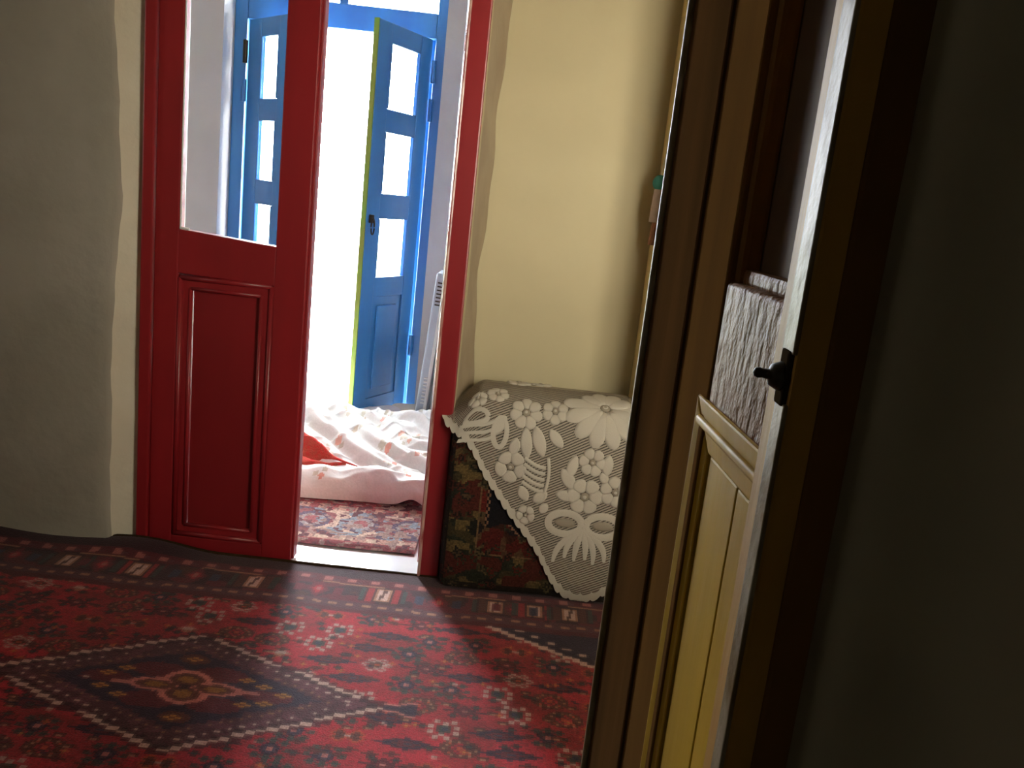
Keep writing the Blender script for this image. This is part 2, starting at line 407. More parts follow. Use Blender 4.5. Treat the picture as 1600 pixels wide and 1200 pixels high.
def tab_leaf(M, name='leaf', side=1):
    """left leaf frame in local coordinates: x 0..0.415, y 0..0.04 (0 = room side), z"""
    f = MB(M)
    f.box(0.0, 0.066, 0, 0.042, 0.003, 1.92, 0.004).box(0.328, 0.415, 0, 0.042, 0.003, 1.92, 0.004)
    f.prism([(0.064, 0.805), (0.330, 0.797), (0.330, 0.904), (0.064, 0.924)], 0.001, 0.041, 0.003)
    f.box(0.064, 0.330, 0.001, 0.041, 0.003, 0.046, 0.003).box(0.064, 0.330, 0.001, 0.041, 1.80, 1.92, 0.003)
    lf = f.build(name, m_red, d1)
    # bolection moulding, mitred, four sides
    x0, x1, z0, z1 = 0.064, 0.330, 0.044, 0.802
    w = 0.040
    for q in ([(x0, z0), (x1, z0), (x1 - w, z0 + w), (x0 + w, z0 + w)], [(x0, z1), (x0 + w, z1 - w), (x1 - w, z1 - w), (x1, z1)],
              [(x0, z0), (x0 + w, z0 + w), (x0 + w, z1 - w), (x0, z1)], [(x1, z0), (x1, z1), (x1 - w, z1 - w), (x1 - w, z0 + w)]):
        cx = sum(p[0] for p in q) / 4; cz = sum(p[1] for p in q) / 4
        MB(M).prism(q, 0.006, 0.034, 0.0).build('moulding', m_red, lf)
    # raised rounded beads inside and outside of the moulding
    for ins, r, yy in ((0.008, 0.008, 0.006), (0.036, 0.006, 0.008)):
        a, b_, c, d = x0 + ins, x1 - ins, z0 + ins, z1 - ins
        for p, q in (((a, c), (b_, c)), ((a, d), (b_, d)), ((a, c), (a, d)), ((b_, c), (b_, d))):
            MB(M).tube([(p[0], yy, p[1]), (q[0], yy, q[1])], r, 8).build('bead', m_red, lf, True)
    # the panel has shrunk: an open crack along its left edge and low on the right edge
    px0, px1 = x0 + w + 0.0022, x1 - w
    MB(M).prism([(px0, z0 + w - 0.004), (px1 - 0.0020, z0 + w - 0.004), (px1 + 0.002, z0 + w + 0.13), (px1 + 0.002, z1 - w + 0.004), (px0 - 0.001, z1 - w + 0.004)], 0.018, 0.026).build('panel', m_redpan, lf)
    MB(M).box(0.062, 0.332, 0.019, 0.022, 0.90, 1.81).build('pane', m_pane, lf)
    MB(M).tube([(0.068, 0.004, 0.926), (0.068, 0.004, 1.80)], 0.0022, 6).build('putty', m_cloth, lf)
    MB(M).tube([(0.068, 0.003, 0.927), (0.092, 0.003, 0.925)], 0.004, 6).build('putty', m_cloth, lf)
    # meeting lip of the leaf
    MB(M).box(0.398, 0.422, 0.010, 0.050, 0.008, 1.92, 0.003).build('meeting_strip', m_red, lf)
    return lf
tab_leaf(Matrix.Translation((-1.000, YF, 0)))
# second leaf swung back into the bright room
Mr = Matrix.Translation((-0.183, 2.425, 0)) @ Matrix.Rotation(math.radians(93), 4, 'Z')
tab_leaf(Mr)

# ------------------------------------------------------------------ blue garden door
d2 = empty('door_2'); tag(d2, 'bright blue glazed double door opening to the garden', 'door', None, 'structure')
YD = 4.16
for x0, x1 in ((-1.435, -1.375), (-0.515, -0.455)):
    MB().box(x0 - (0.035 if x0 > -1 else -0.0), x1 + (0.035 if x0 < -1 else 0.0), YD + 0.05, YD + 0.09, 0, 1.80, 0.003).build('door_stop', m_blue, d2)
    MB().box(x0, x1, YD, YD + 0.09, 0, 2.14, 0.006).build('door_post', m_blue, d2)
MB().box(-1.375, -0.515, YD, YD + 0.09, 1.765, 1.875, 0.006).build('transom_bar', m_blue, d2)
MB().box(-1.375, -0.515, YD, YD + 0.09, 2.08, 2.14, 0.006).build('lintel', m_blue, d2)
MB().box(-0.965, -0.925, YD + 0.01, YD + 0.08, 1.87, 2.08, 0.004).build('transom_bar', m_blue, d2)
for x0, x1 in ((-1.375, -0.965), (-0.925, -0.515)):
    MB().box(x0, x1, YD + 0.04, YD + 0.045, 1.87, 2.08).build('pane', m_pane, d2)

def blue_leaf(M, w, pane_w, panes, low):
    f = MB(M)
    s0 = (w - pane_w) * 0.48
    f.box(0, s0, 0.006, 0.03, 0.03, 1.76, 0.004).box(s0 + pane_w, w, 0.006, 0.03, 0.03, 1.76, 0.004)
    zr = [1.76] + [z for p in panes for z in p]
    f.box(s0 - 0.004, s0 + pane_w + 0.004, 0.008, 0.028, panes[0][0], 1.76, 0.003)
    for a, b_ in zip(panes, panes[1:]):
        f.box(s0 - 0.004, s0 + pane_w + 0.004, 0.008, 0.028, b_[0], a[1], 0.003)
    f.box(s0 - 0.004, s0 + pane_w + 0.004, 0.008, 0.028, low, panes[-1][1], 0.003)
    f.box(s0 - 0.004, s0 + pane_w + 0.004, 0.008, 0.028, 0.03, 0.13, 0.003)
    lf = f.build('leaf', m_blue, d2)
    for (zt, zb) in panes:
        MB(M).box(s0 - 0.003, s0 + pane_w + 0.003, 0.022, 0.025, zb - 0.003, zt + 0.003).build('pane', m_pane, lf)
        for xx in (s0 + 0.004, s0 + pane_w - 0.004):
            MB(M).box(xx - 0.005, xx + 0.005, 0.004, 0.014, zb, zt, 0.003).build('glazing_bead', m_blue, lf)
    MB(M).box(s0 - 0.003, s0 + pane_w + 0.003, 0.014, 0.026, 0.12, low + 0.003).build('panel', m_blue, lf)
    MB(M).box(s0 + 0.04, s0 + pane_w - 0.04, 0.006, 0.016, 0.17, low - 0.04, 0.006).build('raised_panel', m_blue, lf)
    return lf
panes = [(1.680, 1.415), (1.318, 1.058), (0.948, 0.690)]
# right leaf: local x runs from the hinge to the free edge; local y = 0 faces the back room
aR = math.radians(66)
MR = Matrix(((-math.cos(aR), 0.0, 0, -0.52), (-math.sin(aR), 0, 0, 4.15), (0, 0, 1, 0), (0, 0, 0, 1)))
nR = Vector((-math.sin(aR), math.cos(aR)))           # away from the viewer side
MR[0][1], MR[1][1] = -math.sin(aR), math.cos(aR)
lr = blue_leaf(MR, 0.43, 0.24, panes, 0.60)
MB(MR).box(0.430, 0.436, 0.006, 0.030, 0.03, 1.76, 0.001).build('free_edge', m_green, lr)
aL = math.radians(46)
ML = Matrix(((math.cos(aL), math.sin(aL), 0, -1.37), (-math.sin(aL), math.cos(aL), 0, 4.15), (0, 0, 1, 0), (0, 0, 0, 1)))
ll = blue_leaf(ML, 0.42, 0.165, panes, 0.60)
MB(ML).box(0.405, 0.432, -0.008, 0.044, 0.03, 1.76, 0.003).build('free_edge', m_blue, ll)
# ring pull, hinges
rp = [MR @ Vector((0.405 + 0.012 * math.cos(t), -0.014, 0.915 + 0.034 * math.sin(t))) for t in np.linspace(0, 2 * math.pi, 25)[:-1]]
MB().tube(rp, 0.0035, 8, True).build('ring_pull', m_iron, lr, True)
MB(MR).box(0.395, 0.415, -0.012, 0.002, 0.93, 0.965, 0.002).build('ring_plate', m_iron, lr)
for z in (1.62, 1.45, 0.35):
    MB(MR).lathe([(0.011, -0.05), (0.011, 0.05)], (0.0, -0.008, z), (0, 0, 1), 12).build('hinge', m_blue, lr)
    MB(ML).lathe([(0.011, -0.05), (0.011, 0.05)], (0.0, -0.008, z), (0, 0, 1), 12).build('hinge', m_iron if z > 1.6 else m_blue, ll)

# ------------------------------------------------------------------ yellow door in the foreground
d3 = empty('door_3'); tag(d3, 'worn brown and ochre door leaf with its post in the right foreground', 'door', None, 'structure')
dx, dy = -0.0529, 0.9986
# local: x along the leaf from the hinge, y outward to the left room side, z up
M3 = Matrix(((dx, -dy, 0, 0.178), (dy, dx, 0, 0.548), (0, 0, 1, 0), (0, 0, 0, 1)))
f = MB(M3)
f.box(-0.05, 0.022, -0.040, 0.0, 0.02, 1.90, 0.003).box(0.180, 0.455, -0.040, 0.0, 0.02, 1.90, 0.003)
f.box(0.02, 0.182, -0.040, -0.004, 0.02, 0.12).box(0.02, 0.182, -0.040, -0.004, 1.80, 1.90)
leaf3 = f.build('leaf', m_strip, d3)
MB(M3).box(0.018, 0.181, -0.038, -0.001, 0.945, 1.052, 0.006, 3).build('lock_rail', m_brown2, leaf3, True)
MB(M3).box(0.286, 0.453, -0.002, 0.0035, 0.02, 1.90, 0.004).build('cover_board', m_brown, leaf3)
MB(M3).box(0.448, 0.4605, 0.0, 0.010, 0.02, 1.90, 0.005, 3).build('highlight_bead', m_bead, leaf3, True)  # thin bead added to carry the painted highlight
MB(M3).box(0.018, 0.184, -0.030, -0.022, 1.045, 1.81).build('panel', m_dpan, leaf3)
MB(M3).box(0.166, 0.182, -0.024, -0.006, 1.05, 1.80, 0.005).build('glazing_bead', m_strip, leaf3)
MB(M3).box(0.02, 0.182, -0.024, -0.010, 1.05, 1.064, 0.004).build('glazing_bead', m_brown2, leaf3)
# ochre lower panel: sloping mitred moulding round two boards with open joints
def slope_piece(name, q, ys, m, parent):
    """outer edge q0-q1 proud, inner edge q2-q3 sunk"""
    bm = bmesh.new()
    a = [bm.verts.new((x, y, z)) for (x, z), y in zip(q, ys)]; b_ = [bm.verts.new((x, -0.034, z)) for x, z in q]
    bm.faces.new(a); bm.faces.new(b_[::-1])
    for i in range(4):
        bm.faces.new((a[i], b_[i], b_[(i + 1) % 4], a[(i + 1) % 4]))
    bmesh.ops.recalc_face_normals(bm, faces=bm.faces[:])
    bmesh.ops.bevel(bm, geom=bm.edges[:], offset=0.0025, segments=2, profile=0.6, affect='EDGES')
    bm.transform(M3)
    me = bpy.data.meshes.new(name); bm.to_mesh(me); bm.free()
    return link(name, me, m, parent)
SO = (0.002, 0.002, -0.004, -0.004)
slope_piece('moulding', [(-0.01, 0.949), (0.206, 0.949), (0.168, 0.905), (0.02, 0.905)], SO, m_ochre, leaf3)
slope_piece('moulding', [(0.206, 0.949), (0.206, 0.08), (0.168, 0.12), (0.168, 0.905)], SO, m_ochre, leaf3)
slope_piece('moulding', [(0.206, 0.08), (-0.01, 0.08), (0.02, 0.12), (0.168, 0.12)], SO, m_ochre, leaf3)
MB(M3).box(-0.005, 0.194, -0.012, 0.004, 0.925, 0.933, 0.003, 3).build('moulding_bead', m_ochre, leaf3, True)
MB(M3).prism([(0.0845, 0.904), (0.1655, 0.904), (0.1655, 0.10), (0.0865, 0.10)], -0.030, -0.006, 0.002).build('board', m_ochre, leaf3)
MB(M3).prism([(0.012, 0.904), (0.0815, 0.904), (0.0835, 0.10), (0.012, 0.10)], -0.030, -0.0055, 0.002).build('board', m_ochre, leaf3)
MB(M3).box(0.018, 0.20, -0.040, -0.033, 0.10, 0.95).build('backing', m_brown, leaf3)
# the post nearest to the viewer
MB().box(0.1635, 0.2005, 0.500, 0.545, 0, 1.99, 0.002).box(0.185, 0.23, 0.52, 0.60, 0, 1.99).build('door_post', m_post, d3)
MB().box(0.1612, 0.1650, 0.5005, 0.524, 1.028, 1.99, 0.0015).build('edge_highlight', m_bead, d3)  # pale strip stands in for light reflected off the post side
MB().box(0.1612, 0.1650, 0.5005, 0.520, 0, 0.998, 0.0015).build('edge_highlight', m_bead, d3)
MB().lathe([(0.0055, 0.0), (0.0085, 0.002), (0.0088, 0.007), (0.0065, 0.012), (0.0032, 0.013), (0.0028, 0.017), (0.0034, 0.019), (0.0026, 0.0215), (0.0005, 0.0225)],
          (0.1655, 0.512, 1.013), (-1, 0.0, 0.06), 18).build('latch_knob', m_iron, d3, True)
MB().box(0.1600, 0.1660, 0.504, 0.520, 0.996, 1.030, 0.002).build('latch_plate', mat('dull_iron', (50, 40, 28), 0.8, 0.0), d3)

# ------------------------------------------------------------------ knotted carpets
def P(*rgb):
    return np.array(lin(*rgb)[:3])
C_RED = P(160, 26, 40); C_RED2 = P(140, 28, 36); C_ORG = P(168, 60, 34); C_NAVY = P(44, 24, 44); C_MAR = P(88, 20, 32)
C_BRN = P(78, 34, 28); C_GRN = P(52, 52, 50); C_BLU = P(48, 42, 62); C_WHT = P(188, 150, 138); C_PNK = P(170, 96, 88)
C_GOLD = P(164, 106, 44); C_BLK = P(54, 18, 28); C_TAN = P(150, 100, 76); C_VIO = P(84, 40, 50)
PAL = {'w': C_WHT * 0.78, 'n': C_NAVY, 'g': C_GRN, 'b': C_BRN, 'r': C_RED, 'o': C_ORG, 'u': C_BLU, 'm': C_MAR, 'p': C_PNK, 'y': C_GOLD, 'k': C_BLK, 't': C_TAN, 'v': C_VIO}
MOT = [
 ["...ww..ww...", "..w..ww..w..", "...ww..ww...", ".ww.bbbb.ww.", "w..bboobb..w", ".ww.bbbb.ww.", "...ww..ww...", "..w..ww..w..", "...ww..ww..."],
 ["......gg......", "..gg.gggg.gg..", ".gggg.gg.gggg.", "..gg.nnnn.gg..", "....nnuunn....", "gg.nnuppunn.gg", "ggg.nuppun.ggg", "....nnuunn....", "..gg.nnnn.gg..", ".gggg.gg.gggg.", "..gg.gggg.gg..", "......gg......"],
 ["....bbbbbb....", "..bbtbbtbbtb..", ".bbobbrrbbobb.", "bbtbbrmmrbbtbb", "bbbbrmoomrbbbb", "btbbrmoomrbbtb", "bbbbbrmmrbbbbb", ".bbobbrrbbobb.", "..btbbtbbtbb..", "....bbbbbb...."],
 ["..........nn..........", "......nnnnnnnnnn......", "...nnnnnmmmmmmnnnnn...", "nnnnnnmmmuuummmmnnnnnn", "...nnnnnmmmmmmnnnnn...", "......nnnnnnnnnn......", "..........nn.........."],
 ["..ww....ww..", "..ww.ww.ww..", ".....ww.....", "ww.ggggg.ww.", "ww.gguug.ww.", "...gguug....", "ww.ggggg.ww.", "ww..gg...ww.", "....ww......", "..ww..ww....", "..ww..ww...."],
 ["...kk......kk...", "..kggk.kk.kggk..", "...kk.kmmk.kk...", "....kkmmmmkk....", "kkkmmmmppmmmmkkk", "....kkmmmmkk....", "...kk.kmmk.kk...", "..kggk.kk.kggk..", "...kk......kk..."],
 ["...pppp...", "..pwwwwp..", ".ttwwwwtt.", "...tttt...", ".kk.tt.kk.", "kggk..kggk", ".kk....kk."],
 ["....oo....oo....", "...obbo..obbo...", "..obbbboobbbbo..", "...obbbwwbbbo...", "..obbbboobbbbo..", "...obbo..obbo...", "....oo....oo...."],
]
def stamp(A, ci, cj, pat, mask=None, flip=False):
    h = len(pat); w = len(pat[0])
    for j, row in enumerate(pat):
        for i, ch in enumerate(row):
            if ch == '.': continue
            x = ci + (w - 1 - i if flip else i) - w // 2; y = cj + h // 2 - j
            if 0 <= x < A.shape[0] and 0 <= y < A.shape[1] and (mask is None or mask[x, y]):
                A[x, y] = PAL.get(ch, C_RED)

def main_carpet():
    c = 0.006
    x0, x1, y0, y1 = -2.04, 0.80, 0.97, 2.318
    nx, ny = int((x1 - x0) / c), int((y1 - y0) / c)
    xc = x0 + (np.arange(nx) + .5) * c; yc = y0 + (np.arange(ny) + .5) * c
    X, Y = np.meshgrid(xc, yc, indexing='ij')
    A = np.empty((nx, ny, 3))
    ab = vnoise(X * 2.0, Y * 18.0, 5)[..., None]
    A[:] = C_RED * (0.85 + 0.3 * ab) + (C_RED2 - C_RED) * (vnoise(X * 9, Y * 9, 6)[..., None] > 0.62)
    fm = np.ones((nx, ny), bool)
    # field motifs
    rows = 0
    yy = 1.00
    while yy < 2.10:
        xx = -2.0 + (0.075 if rows % 2 else 0.0)
        while xx < 0.8:
            k = RNG.choice(len(MOT), p=[.09, .20, .20, .14, .08, .14, .06, .09])
            ci = int((xx + RNG.uniform(-.012, .012) - x0) / c); cj = int((yy + RNG.uniform(-.008, .008) - y0) / c)
            stamp(A, ci, cj, MOT[k], fm, bool(RNG.random() > .5))
            # fillers: small leaves between
            for _ in range(4):
                fi = ci + RNG.integers(-15, 16); fj = cj + RNG.integers(-12, 13)
                stamp(A, fi, fj, [[".kk.", "kggk", ".kk."], ["..bb..", "bbmmbb", "..bb.."], [".o.", "oyo", ".o."], ["bbbb", "bttb"], ["nn..", ".nn."], ["ww", "pp"]][RNG.choice(6, p=[.27, .25, .14, .16, .12, .06])], fm)
            xx += 0.110
        yy += 0.068; rows += 1
    # dark flecks knot by knot
    fl = RNG.random((nx, ny)) < 0.20
    A[fl] = A[fl] * 0.55 + C_BRN * 0.35
    # corner piece far right: navy behind a stepped white line
    q = 0.010
    Xq = np.floor(X / (2 * q)) * 2 * q; Yq = np.floor(Y / q) * q
    def line(xv):
        return np.interp(xv, [-0.16, 0.0, 0.27, 0.75], [2.098, 2.06, 1.915, 1.62])
    dl = Y - line(Xq)
    corner = (dl > 0.0) & (X > -0.14)
    A[corner] = C_NAVY * (0.9 + 0.3 * vnoise(X * 20, Y * 20, 9)[..., None])[corner]
    edgew = (dl > -0.011) & (dl <= 0.004) & (X > -0.16)
    A[edgew] = C_WHT
    dash = (np.floor(X / 0.02).astype(int) % 2 == 0)
    e2 = (dl > 0.030) & (dl <= 0.040) & (X > -0.14) & dash
    A[e2] = C_WHT * 0.8
    for k in range(16):
        px_ = RNG.uniform(0.02, 0.75); py_ = line(px_) + RNG.uniform(0.06, 0.22)
        stamp(A, int((px_ - x0) / c), int((py_ - y0) / c), [["..mm..", ".mrrm.", "mmrrmm", ".mmmm."], ["uu.uu", ".uuu.", "uu.uu"], ["ww.ww", "..p..", "ww.ww"]][k % 3])
    # medallion
    Cn = np.array([-0.622, 1.652]); a = np.array([0.424, 0.005]); b = np.array([-0.039, 0.2150])
    inv = np.linalg.inv(np.stack([a, b], 1))
    sx, sy = 0.020, 0.010
    Xs = np.floor((X - Cn[0]) / sx + .5) * sx; Ys = np.floor((Y - Cn[1]) / sy + .5) * sy
    U = inv[0, 0] * Xs + inv[0, 1] * Ys; Vv = inv[1, 0] * Xs + inv[1, 1] * Ys
    D = np.abs(U) + np.abs(Vv)
    Uf = inv[0, 0] * (X - Cn[0]) + inv[0, 1] * (Y - Cn[1]); Vf = inv[1, 0] * (X - Cn[0]) + inv[1, 1] * (Y - Cn[1])
    Df = np.abs(Uf) + np.abs(Vf)
    A[D < 1.07] = C_MAR * 0.8
    A[D < 1.015] = C_WHT * 0.9
    A[D < 0.975] = C_BLK
    A[D < 0.93] = C_VIO * 0.75
    vn = (vnoise(X * 45, Y * 60, 12) > 0.55) & (D < 0.93) & (D > 0.70)
    A[vn] = C_VIO * 1.15
    ang = np.arctan2(Vf, Uf)
    # white dashes along the inner band
    par = (Uf - Vf) * np.sign(Uf * Vf)
    band = (np.abs(Df - 0.86) < 0.020)
    tt = np.where(Uf * Vf > 0, Uf - Vf, Uf + Vf)
    A[band & ((tt * 9.0) % 1.0 < 0.22)] = C_WHT * 0.9
    band2 = (np.abs(Df - 0.74) < 0.018)
    A[band2 & ((tt * 11.0 + .4) % 1.0 < 0.25)] = C_TAN * 0.7
    A[D < 0.68] = C_NAVY
    # reddish lobes in the navy
    for (u, v, ru, rv, col) in ((-.16, .26, .14, .13, C_MAR), (.16, .26, .14, .13, C_MAR), (-.16, -.26, .14, .13, C_MAR), (.16, -.26, .14, .13, C_MAR),
                                (-.40, .06, .13, .10, C_MAR), (.42, -.04, .13, .10, C_MAR), (0, .5, .08, .09, C_BRN), (0, -.5, .08, .09, C_BRN)):
        m = ((Uf - u) / ru) ** 2 + ((Vf - v) / rv) ** 2 < 1
        A[m] = col * (0.85 if col is C_MAR else 1.0)
    # central white-lined cross of four lobes
    for (u, v, ru, rv) in ((-.15, 0, .12, .09), (.15, 0, .12, .09), (0, .12, .10, .14), (0, -.12, .10, .14)):
        e = np.abs((Uf - u) / ru) ** 1.6 + np.abs((Vf - v) / rv) ** 1.6
        A[e < 1.45] = C_PNK
    for (u, v, ru, rv) in ((-.15, 0, .12, .09), (.15, 0, .12, .09), (0, .12, .10, .14), (0, -.12, .10, .14)):
        e = np.abs((Uf - u) / ru) ** 1.6 + np.abs((Vf - v) / rv) ** 1.6
        A[e < 0.85] = C_BRN * 1.15
        A[e < 0.3] = C_GOLD * 0.55
    m = (np.abs(Vf) < 0.03) & (np.abs(Uf) > .27) & (np.abs(Uf) < .37); A[m] = C_PNK * .9
    A[(np.abs(Uf) < .03) & (np.abs(Vf) < .05)] = C_BLK
    for (u, v) in ((0, .50), (0, -.50), (.40, .12), (.42, -.14), (-.40, .13), (-.40, -.12), (.30, .22), (-.31, .22), (.31, -.22), (-.30, -.22), (.50, .0), (-.50, .0)):
        g = Cn + a * u + b * v
        stamp(A, int((g[0] - x0) / c), int((g[1] - y0) / c), ["..yy..", "yybbyy", "..yy.."] if (u > 0 or v) else ["..mm..", "mmwwmm", "..mm.."])
    # pendant at the right tip
    g = Cn + a
    for k in range(12):
        hw = 1 + (k // 4 if k > 5 else 0)
        i = int((g[0] - x0) / c) + k; j = int((g[1] - y0) / c)
        A[i, j - hw:j + hw + 1] = C_NAVY
        A[i, j + hw + 1] = C_PNK; A[i, j - hw - 1] = C_PNK
    # ------- border along the wall (distance v from the far edge), near edge mirrored
    v = 2.318 - Y
    wob = 0.004 * np.sin(X * 9) + 0.003 * np.sin(X * 23 + 1)
    v = v + wob
    bo = v < 0.262
    A[bo] = C_BLK * 1.1
    A[v < 0.075] = C_BLK * 0.9
    g1 = (v >= 0.060) & (v < 0.098); A[g1] = C_MAR * 0.9
    dsh = (np.floor(X / 0.022).astype(int))
    A[g1 & (dsh % 3 == 0) & (np.abs(v - 0.079) < 0.010)] = C_PNK * 0.8
    A[g1 & (dsh % 3 == 1) & (np.abs(v - 0.079 - 0.005) < 0.005)] = C_VIO
    A[(np.abs(v - 0.100) < 0.003) & (np.floor((X + 2.5) / 0.17).astype(int) % 2 == 0)] = C_TAN
    mb = (v >= 0.103) & (v < 0.200)
    A[mb] = C_BLK * 1.0
    per = 0.36
    ph = ((X + 0.252 + 10 * per) % per)
    # white paired bars, bracketed by maroon blocks
    ms = vnoise(X * 22, Y * 30, 15)
    A[mb & (ms > .60)] = C_MAR; A[mb & (ms < .25)] = C_BRN * .8
    bars = [-1.62, -1.44, -1.150, -0.955, -0.640, -0.286, 0.02, 0.13, 0.225, 0.50]
    for k, bx in enumerate(bars):
        dd = np.abs(X - bx)
        hv = np.abs(v - .148)
        A[mb & (dd < .062) & (hv < .040)] = C_BLK * .9
        for sd in (-1, 1):
            A[mb & (np.abs(X - bx - sd * .036) < .008) & (hv < .040)] = C_RED2 if k % 2 else C_BRN
            A[mb & (np.abs(X - bx - sd * .056) < .007) & (hv < .036)] = C_GRN
        A[mb & (dd < .022) & (hv < .034)] = C_TAN
        A[mb & (dd < .016) & (hv < .028)] = C_WHT
        A[mb & (np.abs(X - bx + (v - .148) * .2) < .0045) & (hv < .030)] = C_BRN * .7
        cx = (bx + bars[k + 1]) / 2 if k + 1 < len(bars) else bx + .12
        tri = np.abs(X - cx) + np.abs(v - .150) * .6
        A[mb & (tri < .030)] = C_MAR * 1.2
        A[mb & (tri < .016)] = C_RED * .9
        A[mb & (np.abs(X - cx) < .006) & (hv < .010)] = C_PNK * .8
        for q in (-.052, .052):
            A[mb & (np.abs(X - cx - q) < .012) & (np.abs(v - .150) < .022)] = C_BLU if k % 2 else C_MAR * 1.2
    g2 = (v >= 0.200) & (v < 0.240); A[g2] = C_VIO * 0.85
    A[g2 & ((dsh + 1) % 2 == 0) & (np.abs(v - 0.220) < 0.006)] = C_TAN * 0.95
    A[(v >= .240) & (v < .262)] = C_MAR * 0.75
    vb = Y - 0.97
    A[vb < .06] = C_BLK; A[(vb >= .06) & (vb < .1)] = C_MAR
    # wear and fading
    A *= (0.82 + 0.36 * vnoise(X * 3.1, Y * 3.7, 21))[..., None] * (0.9 + 0.2 * RNG.random((nx, ny, 1)))
    B_ = (A + np.roll(A, 1, 0) + np.roll(A, -1, 0) + np.roll(A, 1, 1) + np.roll(A, -1, 1)) / 5
    A = 0.55 * A + 0.45 * B_
    xe = x0 + np.arange(nx + 1) * c; ye = y0 + np.arange(ny + 1) * c
    GX, GY = np.meshgrid(xe, ye, indexing='ij')
    lift = 0.030 * sstep((GY - 2.19) / 0.13) * (0.85 + 0.5 * np.sin(GX * 7.0 + 1.0)) * sstep((-0.78 - GX) / 0.3)
    Z = 0.012 + lift + 0.004 * (vnoise(GX * 4, GY * 4, 31) - .5)
    V = np.stack([GX, GY + 0.0, Z], -1)
    o = grid_mesh('carpet', V, woven_mat('carpet_pile', 0.9, 0.45, 300, 0.3, 0.15), None, True, A)
    return o
carpet = main_carpet()
tag(carpet, 'large red knotted carpet with dark stepped medallion covering the floor', 'carpet')
# carpet selvedge
MB().tube([(x, 2.318, 0.010 + float(0.030 * (0.85 + 0.5 * math.sin(x * 7 + 1)) * sstep(np.array((-0.78 - x) / 0.3)))) for x in np.linspace(-2.04, 0.80, 80)], 0.006, 6).build(
    'selvedge', mat('selvedge_wool', (60, 44, 26), 0.95, 0.1, noise=0.3, nscale=40), carpet)

# rug of the back room
def back_rug():
    c = 0.006
    x0, x1, y0, y1 = -1.70, -0.24, 2.475, 4.0
    nx, ny = int((x1 - x0) / c), int((y1 - y0) / c)
    X, Y = np.meshgrid(x0 + (np.arange(nx) + .5) * c, y0 + (np.arange(ny) + .5) * c, indexing='ij')
    A = np.empty((nx, ny, 3)); A[:] = P(150, 34, 44)
    v = Y - y0
    A[v < .03] = P(130, 44, 52)
    s = (v >= .035) & (v < .075); A[s] = P(176, 120, 100)
    A[s & (np.floor(X / .04).astype(int) % 2 == 0) & (np.abs(v - .055) < .012)] = P(196, 160, 130)
    mb = (v >= .075) & (v < .285); A[mb] = P(140, 64, 66)
    n1 = vnoise(X * 16, Y * 20, 41); n2 = vnoise(X * 22 + 9, Y * 28, 42); n3 = vnoise(X * 30 + 3, Y * 30, 43)
    per = .16; ph = (X + 5) % per - per / 2; w = v - .18
    r = np.sqrt((ph / .06) ** 2 + (w / .07) ** 2)
    A[mb & (n1 > .6)] = P(196, 156, 128)
    A[mb & (n2 > .64)] = P(88, 70, 90)
    A[mb & (r < 1)] = P(92, 70, 92); A[mb & (r < .72)] = P(150, 132, 130); A[mb & (r < .45)] = P(156, 70, 70)
    A[mb & (n3 > .72)] = P(120, 128, 140)
    s = (v >= .285) & (v < .325); A[s] = P(184, 128, 104)
    A[s & (np.floor(X / .032).astype(int) % 2 == 0)] = P(160, 60, 60)
    fd = v >= .325
    A[fd & (n1 > .66)] = P(84, 26, 40)
    A[fd & (n2 > .7)] = P(190, 130, 110)
    n4 = vnoise(X * 55, Y * 60, 45); A[(n4 > .66)] = P(150, 112, 100); A[(n4 < .26)] = P(104, 52, 58)
    A = (A * .72 + A.mean(2, keepdims=True) * .28) * (0.7 + .5 * RNG.random((nx, ny, 1))) * .85
    GX, GY = np.meshgrid(x0 + np.arange(nx + 1) * c, y0 + np.arange(ny + 1) * c, indexing='ij')
    # the front edge is not quite straight
    GY2 = GY + (0.014 * np.sin(GX * 5 + .3) + 0.03 * (GX + .5)) * sstep((2.9 - GY) / .45)
    Z = 0.012 - 0.006 * sstep((2.50 - GY) / 0.03) + 0.002 * vnoise(GX * 6, GY * 6, 3)
    return grid_mesh('rug', np.stack([GX, GY2, Z], -1), woven_mat('rug_pile', 0.95, 0.4, 200, 0.25), None, True, A)
tag(back_rug(), 'red and beige bordered rug under the bedding in the bright back room', 'rug')

# ------------------------------------------------------------------ bundle wrapped in a rug, in the niche
BX0, BX1 = -0.148, 0.352
